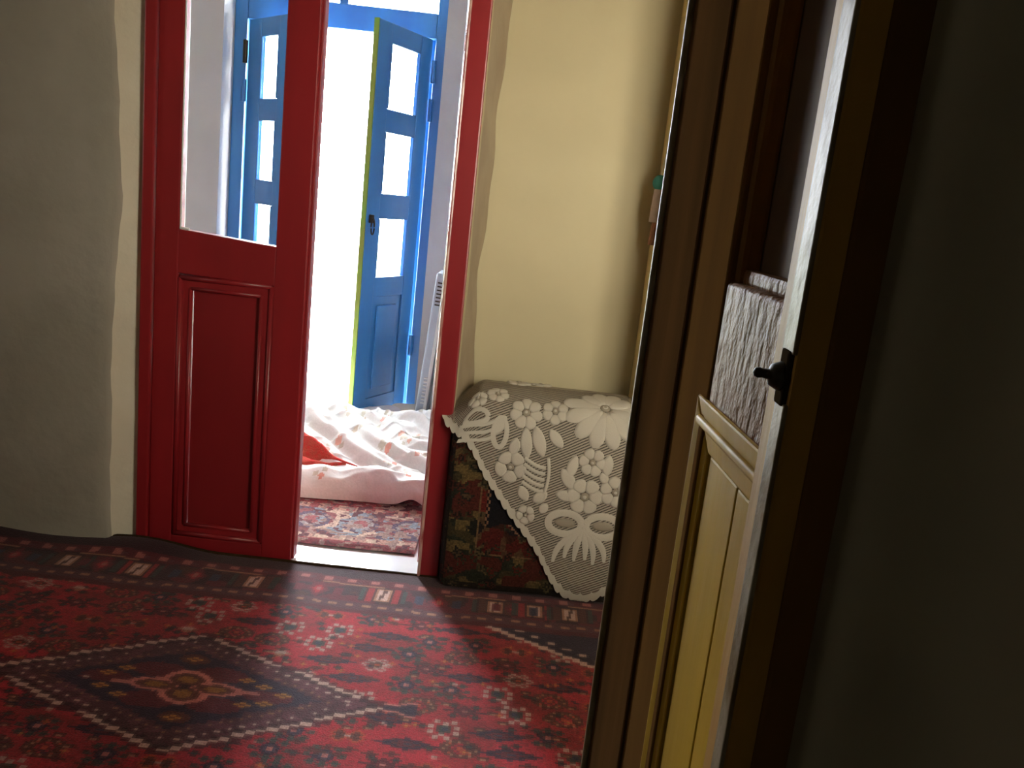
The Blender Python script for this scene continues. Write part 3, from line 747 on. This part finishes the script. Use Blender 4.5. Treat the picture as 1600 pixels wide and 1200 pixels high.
# profile of the bundle from its back top over the rounded front down to the carpet
_pr = [(2.612, 0.528), (2.54, 0.556), (2.47, 0.570), (2.40, 0.574), (2.345, 0.566), (2.305, 0.547), (2.280, 0.515), (2.266, 0.470), (2.257, 0.40), (2.252, 0.33), (2.248, 0.25), (2.246, 0.15), (2.250, 0.06), (2.262, 0.019)]
_py = np.array([p[0] for p in _pr]); _pz = np.array([p[1] for p in _pr])
_pt = np.concatenate([[0], np.cumsum(np.hypot(np.diff(_py), np.diff(_pz)))])
TMAX = _pt[-1]
def prof_at(t):
    return np.interp(t, _pt, _py), np.interp(t, _pt, _pz)
def t_of_z(z):
    return float(np.interp(-z, -_pz[3:], _pt[3:]))
def t_of_y(y):
    return float(np.interp(-y, -_py[:10], _pt[:10]))
def surf(x, t, off=0.0):
    """point on bundle surface (arrays), pushed out by off"""
    y, z = prof_at(t)
    y2, z2 = prof_at(np.clip(np.asarray(t) + 0.004, 0, TMAX)); y1, z1 = prof_at(np.clip(np.asarray(t) - 0.004, 0, TMAX))
    ty, tz = y2 - y1, z2 - z1; n = np.hypot(ty, tz) + 1e-9
    ny, nz = tz / n, -ty / n
    # the stuffed bundle sags at its left and right shoulders
    x = np.asarray(x, float)
    drop = 0.065 * (sstep((-0.075 - x) / 0.10) + sstep((x - 0.32) / 0.08) * .3) * sstep((0.62 - np.asarray(t)) / 0.30)
    return np.stack([x + 0 * y, y + ny * off, z + nz * off - drop], -1)

def bundle():
    c = 0.005
    nx = int((BX1 - BX0) / c); nt = int(TMAX / c)
    xe = np.linspace(BX0, BX1, nx + 1); te = np.linspace(0, TMAX, nt + 1)
    XX, TT = np.meshgrid(xe, te, indexing='ij')
    V = surf(XX, TT)
    # round the vertical edges and give a lumpy stuffed look
    e = np.minimum(XX - BX0, BX1 - XX)
    rnd = 0.035 * (1 - np.sqrt(np.clip(1 - (1 - np.clip(e / 0.035, 0, 1)) ** 2, 0, 1)))
    V[..., 1] += rnd * sstep((TT - .2) / .15)
    V[..., 2] -= .4 * rnd * sstep((.45 - TT) / .2)
    V[..., 1] += 0.010 * (vnoise(XX * 7, TT * 6, 51) - .5)
    X = (XX[:-1, :-1] + c / 2); T = TT[:-1, :-1] + c / 2
    Zc = prof_at(T)[1]; u = X - BX0; w = TMAX - T
    A = np.empty((nx, nt, 3)); A[:] = P(92, 28, 24)
    n1 = vnoise(X * 26, T * 26, 61); n2 = vnoise(X * 40 + 5, T * 40, 62); n3 = vnoise(X * 18, T * 18 + 7, 63)
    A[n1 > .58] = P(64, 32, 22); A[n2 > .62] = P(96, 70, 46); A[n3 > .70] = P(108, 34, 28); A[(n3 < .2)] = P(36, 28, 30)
    # olive border left and below
    fr = np.minimum(u * 1.15, w)
    ob = fr < .115
    A[ob] = P(70, 60, 36)
    A[ob & (n1 > .55)] = P(44, 46, 34); A[ob & (n2 > .60)] = P(112, 92, 54); A[ob & (n3 > .66)] = P(88, 36, 28); A[ob & (n3 < .24)] = P(30, 28, 24)
    A[(fr > .108) & (fr < .116)] = P(120, 92, 62)
    A[(fr < .02)] = P(40, 32, 26)
    # small worn flowers and leaves scattered over border and field
    rb_ = np.random.default_rng(77)
    for k in range(150):
        cx = rb_.uniform(BX0, BX1); ct = rb_.uniform(.25, TMAX); R_ = rb_.uniform(.008, .022); a_ = rb_.uniform(0, 3.1)
        dx_ = (X - cx) * math.cos(a_) + (T - ct) * math.sin(a_); dt_ = -(X - cx) * math.sin(a_) + (T - ct) * math.cos(a_)
        r = np.hypot(dx_, dt_ * rb_.uniform(1, 2.2)) * (1 + .25 * np.sin(5 * np.arctan2(dt_, dx_)))
        o_, i_ = [(P(96, 82, 52), P(50, 44, 32)), (P(84, 40, 28), P(40, 30, 26)), (P(56, 58, 40), P(96, 34, 26)), (P(44, 40, 34), P(88, 70, 46))][k % 4]
        A[r < R_] = o_; A[r < R_ * .6] = i_; A[r < R_ * .25] = o_
    # dark navy ground nearer the middle, edged by pale dots in a stepped curve
    cur = (X - .02) * 0.75 + (T - (TMAX - .30)) * -1.0
    s = np.sin(X * 60) * .012
    nav = ((X - (-.02 + s)) > 0) & (Zc > .22 + (X + .02) * -.2 + np.sin(X * 70) * .012) & (fr > .12)
    A[nav] = P(24, 20, 26)
    edge = nav & ~np.roll(nav, 2, 1) | nav & ~np.roll(nav, 2, 0)
    A[edge & ((np.floor(X / .01) + np.floor(T / .01)).astype(int) % 2 == 0)] = P(150, 110, 84)
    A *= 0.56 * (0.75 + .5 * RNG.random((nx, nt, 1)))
    root = empty('bedding_bundle', (0, 0, 0))
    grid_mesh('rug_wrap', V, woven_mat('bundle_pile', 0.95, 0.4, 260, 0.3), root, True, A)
    # left and right ends, back
    for xx in (0, nx):
        t = bmesh.new()
        loop = [t.verts.new(V[xx, k]) for k in range(0, nt + 1, 2)]
        t.faces.new(loop + [t.verts.new((V[xx, nt][0], 2.30, 0.019)), t.verts.new((V[xx, 0][0], 2.610, 0.019))])
        me = bpy.data.meshes.new('bundle_end'); t.to_mesh(me); t.free()
        link('bundle_end', me, mat('olive_wool', (62, 52, 36), 0.95, 0.1, noise=0.4, nscale=30), root)
    return root
tag(bundle(), 'bedding bundle wrapped in dark olive and red rug in the niche', 'bundle')

# ------------------------------------------------------------------ lace cover
def lace_material(name, net):
    m = bpy.data.materials.new(name); m.use_nodes = True
    N = m.node_tree.nodes; L = m.node_tree.links
    p = N['Principled BSDF']; p.inputs['Roughness'].default_value = 0.85; p.inputs['Specular IOR Level'].default_value = 0.2
    p.inputs['Base Color'].default_value = lin(190, 182, 170) if not net else lin(164, 153, 140)
    if net:
        tc = N.new('ShaderNodeTexCoord')
        mp = N.new('ShaderNodeMapping'); mp.inputs['Rotation'].default_value = (0, 0, math.radians(28))
        L.new(tc.outputs['UV'], mp.inputs['Vector'])
        w1 = N.new('ShaderNodeTexWave'); w1.inputs['Scale'].default_value = 46; w1.bands_direction = 'Y'; w1.inputs['Distortion'].default_value = 0.25
        w2 = N.new('ShaderNodeTexWave'); w2.inputs['Scale'].default_value = 74; w2.bands_direction = 'X'
        L.new(mp.outputs[0], w1.inputs['Vector']); L.new(mp.outputs[0], w2.inputs['Vector'])
        a = N.new('ShaderNodeMath'); a.operation = 'LESS_THAN'; a.inputs[1].default_value = 0.46
        b = N.new('ShaderNodeMath'); b.operation = 'LESS_THAN'; b.inputs[1].default_value = 0.9
        L.new(w1.outputs['Fac'], a.inputs[0]); L.new(w2.outputs['Fac'], b.inputs[0])
        c = N.new('ShaderNodeMath'); c.operation = 'MULTIPLY'
        L.new(a.outputs[0], c.inputs[0]); L.new(b.outputs[0], c.inputs[1])
        k = N.new('ShaderNodeMath'); k.operation = 'MULTIPLY'; k.inputs[1].default_value = 0.85
        L.new(c.outputs[0], k.inputs[0])
        t = N.new('ShaderNodeBsdfTransparent'); mx = N.new('ShaderNodeMixShader')
        L.new(k.outputs[0], mx.inputs[0]); L.new(p.outputs[0], mx.inputs[1]); L.new(t.outputs[0], mx.inputs[2])
        L.new(mx.outputs[0], N['Material Output'].inputs['Surface'])
    else:
        tc = N.new('ShaderNodeTexCoord'); n = N.new('ShaderNodeTexNoise'); n.inputs['Scale'].default_value = 400
        L.new(tc.outputs['Object'], n.inputs['Vector'])
        bp = N.new('ShaderNodeBump'); bp.inputs['Strength'].default_value = 0.4; bp.inputs['Distance'].default_value = 0.002
        L.new(n.outputs['Fac'], bp.inputs['Height']); L.new(bp.outputs['Normal'], p.inputs['Normal'])
    MATS[name] = m
    return m
m_net = lace_material('lace_net', True); m_motif = lace_material('lace_motif', False)
m_shade = mat('lace_sheer', (150, 140, 126), 0.9, 0.2)

def edge_t(x):
    """lower edge of the hanging cloth as path length t"""
    xs_ = [-0.19, -0.15, -0.11, -0.05, 0.02, 0.08, 0.12, 0.16, 0.19, 0.22, 0.255, 0.29, 0.32, 0.36]
    zz_ = [0.565, 0.520, 0.462, 0.362, 0.272, 0.205, 0.155, 0.085, 0.045, 0.026, 0.018, 0.030, 0.055, 0.10]
    z = np.interp(x, xs_, zz_)
    return np.interp(-z, -_pz[3:], _pt[3:])
def lace():
    nx, nt = 260, 110
    xe = np.linspace(-0.186, 0.354, nx)
    base = edge_t(xe)
    # arc length along the diagonal for the scallops
    ar = np.concatenate([[0], np.cumsum(np.hypot(np.diff(xe), np.diff(base)))])
    sc = np.abs(np.sin(ar * math.pi / 0.032)) ** 0.6 * 0.011
    te = base + sc - 0.004
    V = np.zeros((nx, nt, 3)); UV = np.zeros((nx, nt, 2))
    f = np.linspace(0, 1, nt)
    for i, x in enumerate(xe):
        # left margin folds back towards the wall: the cloth starts further front there
        t0 = 0.06 if x > -0.15 else 0.06 + (-(x + 0.15) / 0.036) * (te[i] - 0.10)
        t = t0 + (te[i] - t0) * f
        p = surf(np.full(nt, x), t, 0.005)
        p[:, 1] -= 0.006 * vnoise(np.full(nt, x * 9 + 3), t * 5, 71) * sstep((t - .2) / .2)
        V[i] = p; UV[i, :, 0] = x; UV[i, :, 1] = t
    root = empty('lace_cloth', (0, 0, 0))
    grid_mesh('net', V, m_net, root, True, uv=UV)
    # heavier scalloped hem
    hw = 0.028
    Vh = np.zeros((nx, 6, 3))
    for i, x in enumerate(xe):
        t0 = max(te[i] - hw, 0.06)
        t = t0 + (te[i] + 0.001 - t0) * np.linspace(0, 1, 6)
        p = surf(np.full(6, x), t, 0.0062); p[:, 1] -= 0.006 * vnoise(np.full(6, x * 9 + 3), t * 5, 71) * sstep((t - .2) / .2)
        Vh[i] = p
    grid_mesh('scalloped_hem', Vh, m_motif, root, True)
    return root
lace_root = lace()
tag(lace_root, 'white floral lace cloth draped corner-down over the rug bundle', 'lace cloth')

def blob(pts2, off):
    return pts2, off
def lace_motif(name, polys, parent, m=None, off=0.0075):
    """polys: lists of (x, t) outlines; built as thin padded relief on the cloth"""
    bm = bmesh.new()
    for k, poly in enumerate(polys):
        x = np.array([p[0] for p in poly]); t = np.array([p[1] for p in poly])
        cx, ct = x.mean(), t.mean()
        rings = []
        for s, o in ((1.0, off - 0.003), (0.97, off + 0.0), (0.7, off + 0.0018), (0.35, off + 0.0024)):
            X = cx + (x - cx) * s; T = ct + (t - ct) * s
            p = surf(X, T, 0.0); q = surf(X, T, o + 0.0003 * k)
            q[:, 1] -= 0.006 * vnoise(X * 9 + 3, T * 5, 71) * sstep((T - .2) / .2)
            rings.append([bm.verts.new(v) for v in q])
        n = len(poly)
        for a, b in zip(rings, rings[1:]):
            for i in range(n):
                bm.faces.new((a[i], a[(i + 1) % n], b[(i + 1) % n], b[i]))
        bm.faces.new(rings[-1])
    bmesh.ops.recalc_face_normals(bm, faces=bm.faces[:])
    me = bpy.data.meshes.new(name); bm.to_mesh(me); bm.free()
    return link(name, me, m or m_motif, parent, True)

def petal(cx, ct, ang, r0, r1, w, n=14):
    """petal outline from radius r0 to r1 in direction ang (0 = +x, 90 = down the cloth)"""
    ca, sa = math.cos(ang), math.sin(ang); out = []
    L = r1 - r0
    for i in range(n):
        a = 2 * math.pi * i / n
        u = r0 + L * 0.5 * (1 - math.cos(a)); wd = w * math.sin(a) * (0.65 + 0.45 * (u - r0) / L)
        out.append((cx + ca * u - sa * wd, ct + sa * u + ca * wd))
    return out
def leafp(x0, t0, x1, t1, w, n=14):
    ang = math.atan2(t1 - t0, x1 - x0); L = math.hypot(x1 - x0, t1 - t0); ca, sa = math.cos(ang), math.sin(ang); out = []
    for i in range(n):
        a = 2 * math.pi * i / n; u = L * .5 * (1 - math.cos(a)); wd = w * math.sin(a) * abs(math.sin(a)) ** .3
        out.append((x0 + ca * u - sa * wd, t0 + sa * u + ca * wd))
    return out
def band(pts, w):
    """curved ribbon outline"""
    l, r = [], []
    for i, p in enumerate(pts):
        a = pts[max(i - 1, 0)]; b = pts[min(i + 1, len(pts) - 1)]
        d = math.hypot(b[0] - a[0], b[1] - a[1]) + 1e-9; nx, nt = -(b[1] - a[1]) / d, (b[0] - a[0]) / d
        ww = w[i] if isinstance(w, (list, tuple)) else w
        l.append((p[0] + nx * ww, p[1] + nt * ww)); r.append((p[0] - nx * ww, p[1] - nt * ww))
    return l + r[::-1]
def ribbon_quads(name, pts, w, parent, m=None, off=0.0085):
    P_ = band(pts, w); n = len(pts)
    bm = bmesh.new()
    x = np.array([p[0] for p in P_]); t = np.array([p[1] for p in P_])
    q = surf(x, t, off); q[:, 1] -= 0.006 * vnoise(x * 9 + 3, t * 5, 71) * sstep((t - .2) / .2)
    mid = surf(np.array([p[0] for p in pts]), np.array([p[1] for p in pts]), off + .002)
    mid[:, 1] -= 0.006 * vnoise(np.array([p[0] for p in pts]) * 9 + 3, np.array([p[1] for p in pts]) * 5, 71) * sstep((np.array([p[1] for p in pts]) - .2) / .2)
    v = [bm.verts.new(c) for c in q]; c_ = [bm.verts.new(c) for c in mid]
    for i in range(n - 1):
        bm.faces.new((v[i], v[i + 1], c_[i + 1], c_[i])); bm.faces.new((c_[i], c_[i + 1], v[2 * n - 2 - i], v[2 * n - 1 - i]))
    me = bpy.data.meshes.new(name); bm.to_mesh(me); bm.free()
    return link(name, me, m or m_motif, parent, True)
def ring(cx, ct, r, n=16):
    return [(cx + r * math.cos(2 * math.pi * i / n), ct + r * math.sin(2 * math.pi * i / n)) for i in range(n)]

def lace_flower(cx, ct, r, n, rot=0.0, w=None):
    r = r * 1.22
    fl = lace_motif('flower', [petal(cx, ct, rot + 2 * math.pi * k / n, r * .22, r, w or r * 0.62 * math.pi / n * 1.35) for k in range(n)], lace_root)
    lace_motif('flower_centre', [ring(cx, ct, r * .24)], fl, m_shade, 0.0095)
    lace_motif('flower_eye', [ring(cx, ct, r * .12, 10)], fl, m_motif, 0.0110)
    return fl
tz = t_of_z
ty = t_of_y
lace_flower(0.047, tz(.532), 0.038, 7, .2)
lace_flower(0.126, tz(.542), 0.031, 6, .5)
lace_flower(0.020, tz(.390), 0.036, 5, .3)
lace_flower(0.240, tz(.425), 0.032, 6, .1)
lace_flower(0.230, tz(.330), 0.042, 6, .0)
lace_flower(0.312, tz(.350), 0.036, 6, .3)
lace_flower(-0.035, tz(.562), 0.026, 6, .2)
lace_flower(-0.088, tz(.552), 0.022, 5, .6)
lace_flower(0.02, ty(2.47), 0.030, 6, .2)
lace_flower(0.085, ty(2.49), 0.028, 6, .7)
lace_flower(0.075, tz(.262), 0.022, 5, .4)
# big fan flower on the right
fan = lace_motif('fan_flower', [petal(0.263, tz(.556), math.radians(a), 0.012, 0.118, 0.026) for a in (-10, 18, 46, 74, 102, 130, 158, 186)] +
                 [petal(0.263, tz(.556), math.radians(a), 0.012, 0.085, 0.026) for a in (222, 258, 294, 330)], lace_root)
for rr, mm, oo in ((.014, m_shade, .0105), (.0095, m_motif, .0115), (.005, m_shade, .0125)):
    lace_motif('flower_centre', [ring(0.263, tz(.556), rr)], fan, mm, oo)
# leaves and streamers
for a in ((-0.005, tz(.520), -0.040, tz(.470), .013), (0.030, tz(.470), 0.020, tz(.400) - .02, .012), (0.050, tz(.500), 0.062, tz(.415), .013), (0.075, tz(.505), 0.105, tz(.425), .014),
          (0.115, tz(.500), 0.155, tz(.455), .012), (0.160, tz(.400), 0.200, tz(.345), .014), (0.195, tz(.440), 0.180, tz(.375), .012), (0.150, tz(.330), 0.205, tz(.322), .012),
          (0.285, tz(.45), 0.280, tz(.39), .012), (0.268, tz(.40), 0.285, tz(.37), .010), (0.075, tz(.30), 0.050, tz(.34), .012), (0.09, tz(.30), 0.128, tz(.33), .012), (0.115, tz(.27), 0.13, tz(.30), .010)):
    lace_motif('leaf', [leafp(*a[:4], a[4] * 1.3)], lace_root)
# bow: two loops, knot and tails
for sx in (-1, 1):
    cx, ct = 0.237 + sx * 0.052, tz(.250)
    pts = [(cx + .046 * math.cos(a) , ct + .030 * math.sin(a) * (1.0)) for a in np.linspace(0, 2 * math.pi, 29)]
    ribbon_quads('bow_loop', pts, .010, lace_root)
    lace_motif('bow_loop_inside', [[(cx + .030 * math.cos(a), ct + .013 * math.sin(a)) for a in np.linspace(0, 2 * math.pi, 17)[:-1]]], lace_root, m_shade, .006)
lace_motif('bow_knot', [ring(0.237, tz(.245), .012)], lace_root)
for k, (x1, z1, bend) in enumerate(((0.165, .135, -.02), (0.195, .150, -.012), (0.222, .145, -.004), (0.252, .150, .004), (0.275, .140, .012), (0.305, .150, .02))):
    pts = [(0.237 + (x1 - .237) * s + bend * math.sin(s * math.pi), tz(.240) + (tz(z1) - tz(.240)) * s) for s in np.linspace(0, 1, 14)]
    ribbon_quads('bow_tail', pts, [.003 + .006 * math.sin(math.pi * min(1, s * .8 + .15)) for s in np.linspace(0, 1, 14)], lace_root)
# striped shell beside the small flower
for k in range(5):
    pts = [(0.056 + s * .060, tz(.425) + .006 + k * .0165 + .016 * math.sin(s * math.pi * .6) + .006 * s) for s in np.linspace(0, 1, 12)]
    ribbon_quads('shell_rib', pts, .0050, lace_root)
ribbon_quads('shell_rib', [(0.120 + .006 * math.sin(s * math.pi), tz(.425) + s * .095) for s in np.linspace(0, 1, 10)], .0045, lace_root)
# looping ribbon at the upper left
for (cx, ct, rx, rt) in ((-0.018, tz(.478), .018, .038), (-0.085, tz(.515), .030, .018)):
    ribbon_quads('ribbon_loop', [(cx + rx * math.cos(a), ct + rt * math.sin(a)) for a in np.linspace(0, 2 * math.pi, 25)], .007, lace_root)
for k in range(3):
    pts = [(-0.13 + .10 * s, tz(.535) + .03 + k * .020 + .02 * math.sin(s * 3)) for s in np.linspace(0, 1, 14)]
    ribbon_quads('ribbon', pts, .0045, lace_root)

# ------------------------------------------------------------------ bedding in the back room
def zq(X, Y):
    """surface of the rumpled quilt"""
    front = 2.835 + 0.012 * np.sin(X * 11)
    roll = 0.082 * np.sqrt(np.clip((Y - front) / 0.07, 0, 1)) * (1 - 0.25 * sstep((Y - front - .06) / .12))
    up = 0.050 * sstep((Y - 2.98 - 0.10 * (X + .5)) / 0.16)
    diag = X * 0.75 + Y
    wv = vnoise(X * 5, Y * 5, 81) * 1.6
    folds = 0.013 * np.sin(diag * 46 + wv * 3.0) * sstep((Y - 2.93) / .08) + 0.008 * np.sin(diag * 90 + wv * 5) * sstep((Y - 2.93) / .1)
    puck = (0.012 + 0.026 * sstep((3.02 - Y) / .12)) * (vnoise(X * 15 + Y * 6, Y * 10, 82) - .5) * sstep((Y - front) / .03)
    cr = 0.010 * (1 - np.abs(2 * vnoise(X * 10 + Y * 8, Y * 22 - X * 4, 84) - 1)) ** 3 * sstep((Y - front) / .03)
    folds = folds + cr
    hump = 0.075 * np.exp(-(((X + .78) / .20) ** 2 + ((Y - 3.36) / .20) ** 2)) + 0.05 * np.exp(-(((X + .34) / .16) ** 2 + ((Y - 3.45) / .14) ** 2))
    lift = 0.030 * np.exp(-(((X + .30) / .05) ** 2)) * sstep((2.93 - Y) / .06)
    back = 1 - 0.55 * sstep((Y - 3.55) / .12)
    return 0.020 + (roll + up) * back + folds + puck + hump + lift
def sheet(name, xr, yr, nx, ny, off, m, cols=None, zf=None, front=None):
    X, Y = np.meshgrid(np.linspace(*xr, nx), np.linspace(*yr, ny), indexing='ij')
    if front is not None:
        Y = front(X) + (Y - yr[0]) * (yr[1] - front(X)) / (yr[1] - yr[0])
    Z = (zf or zq)(X, Y) + off
    return X, Y, Z
def quilt():
    nx, ny = 220, 170
    X, Y, Z = sheet('q', (-1.55, -0.255), (2.835, 3.66), nx, ny, 0, None, front=lambda X: 2.835 + 0.012 * np.sin(X * 11))
    Xc, Yc = X[:-1, :-1], Y[:-1, :-1]
    A = np.empty((nx - 1, ny - 1, 3)); A[:] = P(218, 217, 212)
    r = np.random.default_rng(5)
    for k in range(80):
        cx, cy = r.uniform(-1.5, -.27), r.uniform(2.86, 3.64)
        d = np.hypot(Xc - cx, (Yc - cy))
        col = [P(206, 150, 136), P(196, 180, 160), P(212, 168, 152)][k % 3]
        A[d < .011 * r.uniform(.6, 1.2)] = col
        for _ in range(2):
            a = r.uniform(0, 6.28); d = np.hypot(Xc - cx - .024 * math.cos(a), Yc - cy - .024 * math.sin(a))
            A[d < .009] = P(188, 182, 166)
    V = np.stack([X, Y, Z], -1)
    V[:, 0, 2] = 0.016 + 0.03 * np.exp(-(((X[:, 0] + .30) / .045) ** 2))
    root = grid_mesh('quilt', V, woven_mat('quilt_cotton', 0.9, 0.15, 120, 0.05), None, True, A)
    return root
tag(quilt(), 'rumpled white floral quilt spread over the rug in the bright back room', 'quilt')
# red blanket peeping out between two folds
def wedge(pts, name, off):
    """pts: left pair at x = xl, pointed tip on the right"""
    xl, ya, yb, xt, yt = pts
    n, k = 40, 18
    V = np.zeros((n, k, 3))
    for i, s in enumerate(np.linspace(0, 1, n)):
        x = xl + (xt - xl) * s
        a = ya + (yt - ya) * s ** 1.15; b_ = yb + (yt - yb) * s ** 0.9
        for j, q in enumerate(np.linspace(0, 1, k)):
            y = a + (b_ - a) * q
            V[i, j] = (x, y, 0)
    V[..., 2] = zq(V[..., 0], V[..., 1]) + off + 0.020 * np.sin(np.linspace(0, math.pi, k))[None, :] * (1 - np.linspace(0, 1, n))[:, None] ** .5
    V[..., 2] += 0.004 * (vnoise(V[..., 0] * 40, V[..., 1] * 40, 91) - .5)
    V[:, 0, 2] -= 0.02; V[:, -1, 2] -= 0.02
    return V
m_rb = mat('red_blanket', (178, 56, 52), 0.95, 0.1, rgb2=(164, 74, 62), nscale=60, bump=0.6, bscale=150, bdist=0.004)
rb = empty('blanket'); tag(rb, 'red blanket edge showing between the folds of the white quilt', 'blanket')
grid_mesh('blanket_fold', wedge((-1.05, 3.08, 3.30, -0.52, 2.965), 'a', 0.004), m_rb, rb)
grid_mesh('blanket_fold', wedge((-1.05, 2.95, 3.075, -0.56, 2.955), 'b', 0.006), m_rb, rb)
# white sheet towards the garden door
def zsheet(X, Y):
    e = np.minimum(np.minimum(X + 1.5, -0.50 - X - 0.12 * np.sin(Y * 3)), 3.98 - Y)
    return 0.018 + 0.075 * np.sqrt(np.clip(e / .09, 0, 1)) + 0.020 * (vnoise(X * 7, Y * 7, 95) - .5) + 0.010 * np.sin((X - Y * .6) * 30) * sstep(e / .1)
X, Y, Z = sheet('s', (-1.5, -0.50), (3.52, 3.98), 120, 70, 0, None, zf=zsheet)
tag(grid_mesh('bed_sheet', np.stack([X, Y, np.maximum(Z, .016)], -1), m_cloth), 'sunlit white sheet in front of the blue garden door', 'sheet')
def pillow(name, c, size, rz, m, label, tilt=0.0):
    n, k = 36, 24
    V = np.zeros((n + 1, k + 1, 3))
    for i in range(n + 1):
        for j in range(k + 1):
            th = 2 * math.pi * i / n; ph = math.pi * (j / k - .5)
            sg = lambda v, e: math.copysign(abs(v) ** e, v)
            V[i, j] = (size[0] * sg(math.cos(th), .45) * sg(math.cos(ph), .6), size[1] * sg(math.sin(th), .45) * sg(math.cos(ph), .6), size[2] * sg(math.sin(ph), .9))
    V[..., 2] += 0.012 * (vnoise(V[..., 0] * 12 + 9, V[..., 1] * 12 + 4, 97) - .5)
    R_ = np.array(Matrix.Rotation(rz, 3, 'Z') @ Matrix.Rotation(tilt, 3, 'X'))
    V = V @ R_.T + np.array(c)
    return tag(grid_mesh(name, V, m), label, 'pillow')
pillow('pillow', (-0.985, 3.50, 0.185), (0.19, 0.11, 0.055), 0.25, m_cloth, 'crumpled white pillow at the head of the bedding beside the red leaf', 0.5)
pillow('cushion', (-0.475, 3.93, 0.062), (0.085, 0.05, 0.045), 0.1, mat('cream_cotton', (214, 208, 190), 0.9, 0.2), 'small cream cushion on the floor below the blue leaf', 0.2)

# ------------------------------------------------------------------ grey heater beside the blue door
h = empty('heater'); tag(h, 'slim grey metal heater standing upright beside the blue door', 'heater')
Mh = Matrix.Translation((-0.400, 3.76, 0.014)) @ Matrix.Rotation(math.radians(4), 4, 'Y')
MB(Mh).box(-0.024, 0.022, -0.05, 0.13, 0.05, 0.74, 0.010, 3).build('body', m_steel, h)
MB(Mh).box(-0.020, 0.016, -0.040, 0.12, 0.0, 0.055, 0.006).build('foot', m_steel, h)
MB(Mh).box(0.010, 0.026, -0.056, -0.044, 0.02, 0.74, 0.004).build('edge_strip', mat('pale_grey', (190, 192, 190), 0.4), h)
for k in range(7):
    MB(Mh).box(-0.012, 0.010, -0.0535, -0.046, 0.60 + k * .016, 0.606 + k * .016, 0.001).build('vent_slot', m_iron, h)
for k in range(8):
    MB(Mh).box(-0.006, 0.012, -0.056, -0.046, 0.16 + k * .016, 0.168 + k * .016, 0.002).build('vent_rib', mat('pale_grey', (190, 192, 190), 0.4), h)

# ------------------------------------------------------------------ ornament hanging on the niche cheek
g = empty('hanging_ornament'); tag(g, 'small teal, pink and brown ornament hanging on the cream niche cheek', 'ornament')
MB().tube([(0.351, 2.51, 1.20), (0.362, 2.52, 1.28)], 0.001, 6).build('string', m_cloth, g)
MB().lathe([(0.004, -0.005), (0.019, -0.004), (0.022, 0.0), (0.019, 0.004), (0.004, 0.005)], (0.352, 2.51, 1.186), (-0.5, -0.85, 0), 24).build('disc', mat('teal_felt', (60, 128, 116), 0.8), g, True)
MB(Matrix.Translation((0.353, 2.51, 0)) @ Matrix.Rotation(math.radians(-25), 4, 'Z')).prism([(-0.014, 1.168), (0.014, 1.168), (0.017, 1.075), (-0.017, 1.075)], -0.006, 0.006, 0.003).build('pouch', mat('dusty_pink', (170, 146, 128), 0.9, noise=.3, nscale=30), g)
for k in range(5):
    MB().tube([(0.349 + k * .005, 2.512 - k * .002, 1.078), (0.347 + k * .0055, 2.512 - k * .002, 1.04), (0.345 + k * .006, 2.512 - k * .002, 1.012)], [.003, .0042, .0035], 6).build('tassel', mat('rust_thread', (158, 108, 76), 0.9, noise=.3, nscale=60), g)
